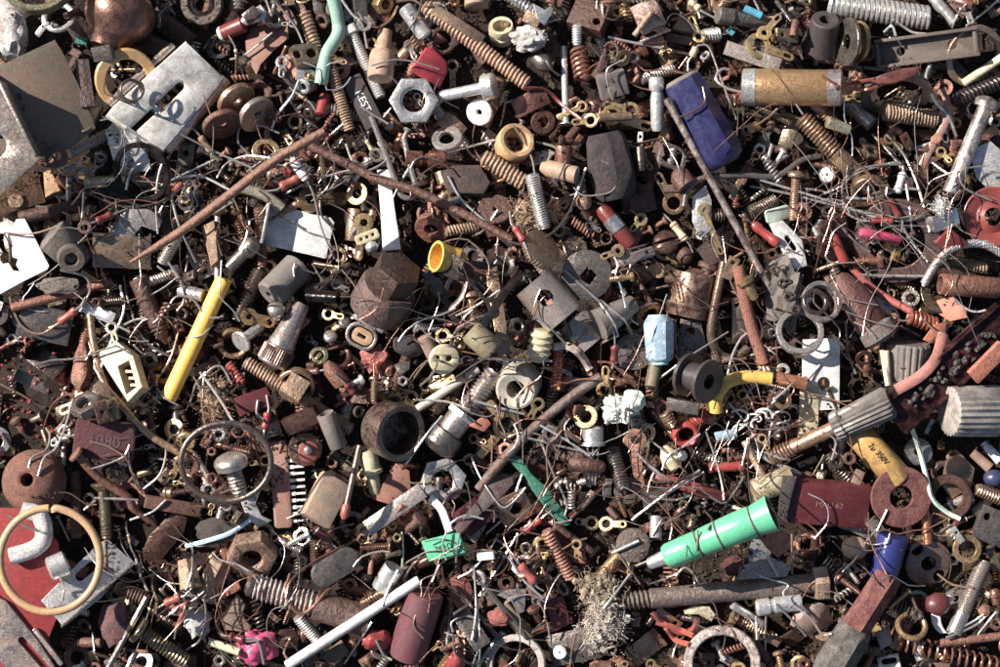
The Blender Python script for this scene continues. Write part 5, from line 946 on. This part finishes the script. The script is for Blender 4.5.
# thin wires read off the photograph
W1 = [[(217, 178), (226, 164), (246, 156), (272, 158), (290, 160)], [(320, 178), (352, 170), (362, 172)], [(346, 144), (352, 160), (362, 172), (386, 160), (378, 142)], [(180, 134), (216, 152), (252, 168)],
 [(60, 270), (84, 276), (90, 290), (82, 304), (72, 312)], [(58, 324), (40, 334), (22, 326), (12, 306), (10, 297)], [(82, 190), (104, 200), (128, 207), (160, 202), (172, 190)], [(84, 192), (82, 222)], [(126, 190), (132, 170), (150, 160)],
 [(158, 234), (156, 200), (160, 170), (170, 155)], [(152, 190), (180, 176), (214, 160)], [(172, 200), (180, 228), (196, 262)], [(176, 178), (200, 176), (230, 190)], [(124, 276), (128, 300), (138, 330), (150, 345)],
 [(100, 370), (112, 340), (124, 310), (120, 285)], [(86, 360), (100, 340), (130, 322), (146, 318)], [(88, 312), (110, 322), (130, 332)], [(142, 340), (160, 352), (170, 360), (150, 388), (140, 402)],
 [(54, 432), (70, 436), (76, 434)], [(70, 402), (64, 420), (54, 432), (60, 434)], [(38, 476), (44, 458), (56, 448), (64, 430), (72, 404)], [(28, 472), (32, 458), (46, 450), (50, 436), (46, 428)],
 [(148, 432), (158, 440), (166, 450), (160, 474), (142, 490)], [(142, 490), (130, 468), (128, 450)], [(200, 372), (212, 388), (224, 406), (236, 424), (262, 436)], [(203, 398), (205, 376), (220, 366), (232, 384)],
 [(408, 386), (430, 360), (452, 366)], [(478, 358), (510, 360), (552, 361)], [(406, 464), (424, 438), (442, 416)], [(540, 440), (552, 470), (566, 502), (565, 516)], [(532, 448), (520, 480), (508, 512), (486, 534)],
 [(528, 438), (560, 446), (592, 454)], [(540, 425), (566, 440), (590, 456)], [(548, 480), (547, 448), (556, 438), (562, 430)], [(475, 401), (500, 408), (524, 414)], [(418, 400), (448, 402), (470, 410)],
 [(448, 176), (462, 200), (486, 222)], [(498, 210), (484, 230), (472, 236)], [(448, 152), (480, 144), (494, 140)], [(462, 142), (472, 156), (478, 160)], [(432, 208), (434, 218), (440, 220)],
 [(508, 242), (530, 244), (556, 230), (572, 206), (586, 168)], [(586, 168), (578, 190), (570, 212)], [(533, 134), (533, 150)], [(536, 142), (552, 146), (562, 152)],
 [(736, 128), (742, 128), (744, 134)], [(632, 520), (664, 496), (704, 472)], [(634, 518), (668, 492), (700, 470)], [(700, 470), (694, 456), (702, 436), (720, 416), (728, 402)], [(706, 432), (716, 460), (722, 484), (724, 500)],
 [(728, 402), (742, 418), (756, 440), (758, 458), (750, 468)], [(742, 466), (746, 448), (748, 438)], [(662, 470), (668, 456), (684, 446), (700, 434)], [(650, 440), (668, 454), (680, 466), (686, 472)], [(636, 452), (650, 466), (672, 482)],
 [(652, 478), (656, 482), (680, 480), (700, 472)], [(696, 484), (704, 492), (716, 500), (726, 502), (742, 480), (742, 472)], [(736, 432), (760, 414), (776, 400)], [(764, 452), (780, 458), (790, 460)], [(704, 510), (712, 520), (708, 530)],
 [(604, 500), (604, 486), (612, 482)], [(690, 496), (672, 500), (650, 496)], [(652, 536), (664, 518), (672, 524), (670, 540)], [(612, 544), (624, 562), (640, 584)], [(604, 608), (618, 590), (630, 574)], [(676, 576), (684, 568), (692, 572), (700, 585)],
 [(650, 584), (668, 578), (680, 572)], [(767, 556), (778, 576)], [(792, 534), (792, 574)], [(776, 604), (792, 620), (806, 636)], [(745, 612), (760, 636)], [(756, 616), (757, 640)], [(766, 614), (765, 650)],
 [(842, 572), (856, 558), (866, 542), (876, 530)], [(832, 634), (822, 634), (810, 616), (800, 604)], [(877, 531), (887, 510)], [(948, 634), (972, 622), (984, 614)], [(946, 638), (974, 626), (986, 616)], [(978, 634), (996, 612)],
 [(886, 134), (902, 152), (914, 176), (922, 200), (930, 232)], [(872, 134), (894, 158), (912, 184)], [(750, 186), (790, 194), (836, 206), (882, 216)], [(760, 180), (800, 192), (850, 208), (876, 218)], [(824, 194), (842, 186), (852, 176), (872, 168)],
 [(842, 200), (844, 180), (858, 170), (880, 165), (900, 164)], [(846, 198), (872, 198), (900, 190), (918, 190), (922, 200)], [(842, 196), (846, 212), (860, 220), (870, 221)], [(894, 221), (912, 220), (926, 214)], [(900, 222), (912, 242), (928, 262)],
 [(866, 170), (876, 184), (888, 186)], [(848, 152), (856, 148), (864, 160)], [(842, 228), (856, 242), (870, 252)], [(906, 184), (910, 210), (912, 232)], [(854, 322), (866, 328), (876, 338)], [(833, 324), (838, 322), (848, 322)], [(846, 322), (848, 352), (856, 374)], [(856, 364), (866, 374), (874, 382)],
 [(860, 275), (900, 276), (930, 276)], [(900, 326), (920, 336)], [(600, 303), (612, 320), (618, 336)], [(600, 344), (612, 338), (618, 336)], [(600, 300), (622, 318), (632, 334)], [(727, 378), (732, 356), (740, 340), (746, 334)], [(660, 378), (690, 356), (728, 332)], [(664, 386), (676, 374)],
 [(744, 400), (752, 388), (760, 376)], [(774, 400), (790, 386), (800, 374)], [(564, 270), (580, 284), (600, 302)], [(534, 318), (550, 328), (566, 344)], [(456, 316), (476, 306), (500, 290)], [(222, 256), (216, 236), (220, 222)],
 [(204, 49), (210, 40), (217, 35)], [(266, 0), (272, 16)], [(275, 2), (284, 12), (296, 28), (303, 43)], [(299, 80), (292, 96), (278, 114), (272, 128)], [(288, 97), (298, 112), (312, 124)], [(339, -4), (352, 14), (362, 24), (367, 48)], [(358, 12), (366, 22), (378, 27), (390, 20), (398, 6)],
 [(396, 2), (412, 0), (424, 6), (433, 6)], [(360, 106), (372, 114), (388, 124)], [(506, 98), (503, 114), (500, 126)], [(546, 60), (552, 70), (560, 76)], [(158, 28), (160, 14), (172, 4)], [(160, 26), (160, 16)], [(82, 132), (92, 126), (104, 106)], [(115, 64), (118, 78)],
 [(602, 4), (604, 16), (614, 20), (620, 16)], [(640, 42), (654, 36), (670, 30)], [(608, 37), (630, 42), (662, 48)], [(672, 0), (680, 12), (688, 18)], [(754, 0), (762, 14), (772, 17), (784, 12)], [(756, 126), (770, 116), (778, 108)], [(966, 26), (982, 14), (998, 0)], [(952, 28), (958, 14), (966, 4)],
 [(884, 32), (892, 26), (896, 36)], [(896, 22), (912, 32), (926, 34)], [(902, 46), (898, 40)], [(148, 592), (140, 574), (136, 558)], [(158, 602), (152, 586), (155, 570)], [(186, 590), (192, 570), (192, 548)], [(186, 650), (200, 640), (206, 620)], [(60, 576), (64, 590), (62, 602)], [(204, 596), (206, 616), (202, 634)],
 [(224, 642), (228, 656), (244, 664)], [(246, 638), (258, 642), (264, 664)], [(282, 640), (290, 638), (284, 652), (290, 662)], [(344, 664), (360, 640), (372, 622)], [(376, 640), (384, 655), (392, 660)], [(398, 570), (388, 590), (382, 606)], [(432, 582), (442, 562), (462, 554), (484, 550), (510, 558)], [(498, 534), (488, 552), (472, 570), (458, 578)],
 [(518, 533), (505, 556), (490, 580), (479, 596)], [(476, 600), (480, 640), (478, 668)], [(474, 566), (476, 610), (472, 640)], [(508, 556), (522, 578), (536, 592), (543, 598)], [(497, 540), (508, 548), (512, 560)], [(453, 632), (452, 622), (466, 616), (480, 620)], [(453, 634), (456, 654), (472, 664), (486, 660)], [(440, 632), (442, 624), (446, 616)],
 [(576, 634), (572, 650), (570, 666)], [(545, 620), (536, 628), (532, 634)], [(404, 578), (412, 566), (420, 558)], [(402, 568), (403, 550), (402, 532)], [(456, 562), (457, 548), (460, 532)], [(232, 560), (248, 572), (262, 578)], [(8, 515), (30, 528), (45, 533)] , [(0, 384), (20, 394), (34, 402)], [(28, 400), (40, 406), (46, 408)], [(190, 402), (196, 384), (206, 372)],
 [(700, 660), (706, 664)], [(130, 520), (152, 512), (166, 500)], [(94, 498), (120, 499), (138, 500)], [(84, 510), (96, 500)], [(128, 458), (136, 484), (143, 494)], [(185, 424), (178, 434)], [(168, 262), (180, 280), (184, 300), (176, 312)], [(240, 250), (246, 238), (250, 220)], [(258, 400), (257, 414), (264, 420)], [(335, 230), (322, 216), (320, 200)]]
WC = ['steel/w', 'lsteel/w', 'steel/w', 'grey/w', 'pgrey/w', 'tan/w', 'dsteel/w']
WN = {'steel/w': 'thin grey', 'lsteel/w': 'thin silvery', 'grey/w': 'thin dull grey', 'pgrey/w': 'thin pale', 'tan/w': 'thin coppery tan', 'dsteel/w': 'thin dark'}
for i, p in enumerate(W1):
    if len(p) < 2: continue
    L_ = sum(math.dist(a, b) for a, b in zip(p, p[1:])); bent = L_/max(1, math.dist(p[0], p[-1])); c = ('lsteel/w', 'steel/w')[i % 2] if bent < 1.05 and L_ > 40 else WC[i % 7]
    wire(p, 1.15+.35*((i*37) % 10)/10, c, WN[c]+(' straight' if bent < 1.03 else ' looped' if bent > 1.6 else ' curved')+(' long' if L_ > 75 else ' short' if L_ < 30 else '')+' wire', stiff=4, up=1)
hairs(150, 46, 'stray')
for i in range(10):
    x_, y_ = rnd.uniform(735, 795), rnd.uniform(408, 434); r_ = rnd.uniform(4, 8); a_ = rnd.uniform(0, 6)
    wire([(x_+q*1.2+r_*math.cos(a_+q*.7), y_+r_*.8*math.sin(a_+q*.7)) for q in range(rnd.choice([5, 7, 9]))], 1.1, 'bwhite/p', 'white curled plastic shaving', 'plastic_shaving', 'shaving', stiff=2, flat=.4, up=2)
for i in range(150):
    cx_, cy_ = rnd.choice([(880, 190), (860, 210), (820, 180), (700, 470), (480, 600), (560, 460), (130, 200), (640, 320), (940, 250), (200, 600), (430, 300), (760, 400)]); x_, y_ = cx_+rnd.gauss(0, 45), cy_+rnd.gauss(0, 32); A = rnd.uniform(0, 2*PI); p = [(x_, y_)]; bd = rnd.gauss(0, .3)
    for _ in range(rnd.choice([3, 4, 5])): A += bd+rnd.gauss(0, .12); q_ = rnd.uniform(10, 22); x_ += q_*math.cos(A); y_ += q_*math.sin(A); p.append((x_, y_))
    wire(p, rnd.uniform(.35, .6), rnd.choice(['rust/w', 'copper/w', 'steel/w', 'grey/w']), 'hair thin loose wire strand', 'wire_strand', 'strand', stiff=7, k=5, up=rnd.uniform(2, 9), filler=True, n=5)
# ================================================================ which things can be seen, and how they are told apart
vis = np.bincount(IDM[IDM >= 0].ravel(), minlength=len(things))
inside = lambda t: -12 < t['x'] < 1012 and -12 < t['y'] < 680
keep = [t for t in things if (vis[t['id']] >= (3 if t['filler'] else 1) or not inside(t))]
LM = [t for t in keep if t['lm'] and inside(t)]
DIRS = [(1, 0, 'right of'), (-1, 0, 'left of'), (0, 1, 'below'), (0, -1, 'above')]
def rel(t, m):
    dx, dy = t['x']-m['x'], t['y']-m['y']
    return ('right of' if dx > 0 else 'left of') if abs(dx) > abs(dy) else ('below' if dy > 0 else 'above')
seen = set(); nwords = lambda s: len(s.split())
def label_of(t):
    if t['label']: return t['label']
    near = sorted([m for m in LM if m is not t], key=lambda m: math.hypot(m['x']-t['x'], m['y']-t['y']))[:9]
    L = t['look']; c = []
    if t['lm'] : c.append(L if nwords(L) >= 4 else L+' near the '+near[0]['lm'])
    if not t['filler'] and nwords(L) >= 7: c.append(L)
    for m in near[:3]: c.append('%s %s %s' % (L, {'right of': 'to the right of the', 'left of': 'to the left of the', 'below': 'below the', 'above': 'above the'}[rel(t, m)], m['lm']))
    for i, a in enumerate(near):
        for b in near[i+1:]: c.append('%s between the %s and the %s' % (L, a['lm'], b['lm']))
    for i, a in enumerate(near):
        for b in near[i+1:]: c.append('%s %s %s, %s %s' % (L, rel(t, a), a['lm'], rel(t, b), b['lm']))
    for s in c:
        if s not in seen and nwords(s) <= 16: return s
    return c[-1]
from collections import Counter
for t in keep: t['fl'] = label_of(t); seen.add(t['fl'])
cnt = Counter(t['nm'] for t in keep)
PL = lambda s: s+('es' if s.endswith(('s', 'sh', 'ch', 'x')) else 's')
def mesh(name, m, mt):
    V, F = m; me = bpy.data.meshes.new(name); me.from_pydata((V*S).tolist(), [], F); me.materials.append(mt)
    me.polygons.foreach_set('use_smooth', [True]*len(me.polygons)); me.update()
    try: me.set_sharp_from_angle(angle=math.radians(38))
    except Exception: pass
    return me
from mathutils import Matrix
def mat4(R, loc): M_ = Matrix([list(map(float, r)) for r in R]).to_4x4(); M_.translation = Vector([float(v)*S for v in loc]); return M_
for t in keep:
    if len(t['parts']) == 1 and len(t['parts'][0]) < 4:
        p = t['parts'][0]; o = bpy.data.objects.new(t['nm'], mesh(t['nm'], p[1], p[2])); COL.objects.link(o)
    else:
        o = bpy.data.objects.new(t['nm'], None); o.empty_display_size = 5*S; COL.objects.link(o)
        for p in t['parts']:
            c = bpy.data.objects.new(p[0], mesh(p[0], p[1], p[2])); COL.objects.link(c); c.parent = o
            for q in (p[3] if len(p) > 3 else ()): d = bpy.data.objects.new(q[0], mesh(q[0], q[1], q[2])); COL.objects.link(d); d.parent = c
    o.matrix_world = mat4(t['R'], t['loc']); o['label'] = t['fl']; o['category'] = t['cat']
    if t['grp'] or cnt[t['nm']] > 1: o['group'] = t['grp'] or 'loose %s in the scrap pile' % PL(t['nm'].replace('_', ' '))
    t['o'] = o

# ================================================================ tray floor and dirt
def setting(name, V, F, mt, kind='structure'):
    me = bpy.data.meshes.new(name); me.from_pydata((np.array(V, float)*S).tolist(), [], F); me.materials.append(mt); me.update()
    o = bpy.data.objects.new(name, me); COL.objects.link(o); o['kind'] = kind; return o
gx_, gy_ = np.meshgrid(np.linspace(-1500, 1500, 241), np.linspace(-1100, 1100, 177), indexing='ij')
GV = [(x, y, -60+7*mnoise.noise(Vector((x*.02, y*.02, 0)))+4*mnoise.noise(Vector((x*.07, y*.07, 3)))) for x, y in zip(gx_.ravel(), gy_.ravel())]
setting('ground', GV, [(i*177+j, (i+1)*177+j, (i+1)*177+j+1, i*177+j+1) for i in range(240) for j in range(176)], mm('#22170f/o'))
g = np.random.RandomState(5)
k_ = 5; Hp = np.pad(HF, k_+1, mode='edge').cumsum(0).cumsum(1); n_ = 2*k_+1
HB = (Hp[n_:, n_:]-Hp[:-n_, n_:]-Hp[n_:, :-n_]+Hp[:-n_, :-n_])[:HF.shape[0], :HF.shape[1]]/n_**2
def grains(name, n, hmax, smin, smax, mt, region=None, seed=0, bury=.3):
    r = np.random.RandomState(seed); V = []; F = []; k = 0; tries = 0
    base = np.array([(1, 0, 0), (0, 1, 0), (0, 0, 1), (-1, 0, 0), (0, -1, 0), (0, 0, -1)], float); bf = [(0, 1, 2), (1, 3, 2), (3, 4, 2), (4, 0, 2), (1, 0, 5), (3, 1, 5), (4, 3, 5), (0, 4, 5)]
    while k < n and tries < n*30:
        tries += 1
        x, y = (r.uniform(region[0], region[2]), r.uniform(region[1], region[3])) if region else (r.uniform(-560, 560), r.uniform(-390, 390))
        if region: x -= 500; y = 333.5-y
        i, j = int((x-X0)/CS), int((y-Y0)/CS); h = HF[i, j]
        if h > hmax or (not region and (h > HB[i, j]-9 or (x < -395 and y < -165))): continue
        s = r.uniform(smin, smax)*np.array([1, r.uniform(.4, 1), r.uniform(.4, .9)]); b = base*(1+r.uniform(-.4, .4, (6, 1)))*s
        R = rot('z', r.uniform(0, 360))@rot('x', r.uniform(-60, 60)); f = (CAMH-h)/(CAMH-ZR)
        V.append(b@R.T+[x*f, y*f, h+s[2]*bury]); F += [tuple(a+6*k for a in q) for q in bf]; k += 1
    if k: setting(name, np.vstack(V), F, mt, 'stuff')
grains('dirt', 13000, 12, .5, 2.0, mm('#4e3d30/o'), seed=1)
grains('dust_crumbs', 4000, 15, .35, .9, mm('tan/o'), seed=2)
grains('red_chips', 70, 60, 1, 2.8, mm('red/p'), region=(-5, 335, 56, 440), seed=3)
print([c for c in cnt.most_common(14)]); print('things', len(things), 'kept', len(keep), 'height pct', np.percentile(HF[80:370, 60:270], [5, 25, 50, 75, 95]))

# ================================================================ light and camera
w = bpy.data.worlds.new('World'); scene.world = w; w.use_nodes = True; nt = w.node_tree
sky = nt.nodes.new('ShaderNodeTexSky'); sky.sky_type = 'NISHITA'; sky.sun_disc = False
EL, AZ = math.radians(36), math.radians(294)      # sun height; direction it comes from, clockwise from the top of the picture
sky.sun_elevation = EL; sky.sun_rotation = AZ
nt.links.new(sky.outputs[0], nt.nodes['Background'].inputs[0]); nt.nodes['Background'].inputs[1].default_value = .05
sd = Vector((math.sin(AZ)*math.cos(EL), math.cos(AZ)*math.cos(EL), math.sin(EL)))
l = bpy.data.lights.new('sun', 'SUN'); l.energy = 5; l.angle = math.radians(.5); l.color = (1, .935, .86)
lo = bpy.data.objects.new('sun', l); COL.objects.link(lo); lo.rotation_euler = sd.to_track_quat('Z', 'Y').to_euler()
cam = bpy.data.cameras.new('camera'); co = bpy.data.objects.new('camera', cam); COL.objects.link(co)
co.location = (0, 0, CAMH*S); cam.sensor_width = 36; cam.lens = 36*(CAMH-ZR)/1000; cam.clip_start = .01; cam.clip_end = 50
scene.camera = co
vs = scene.view_settings; vs.view_transform = 'Standard'; vs.look = 'None'; vs.exposure = .86; vs.gamma = 1
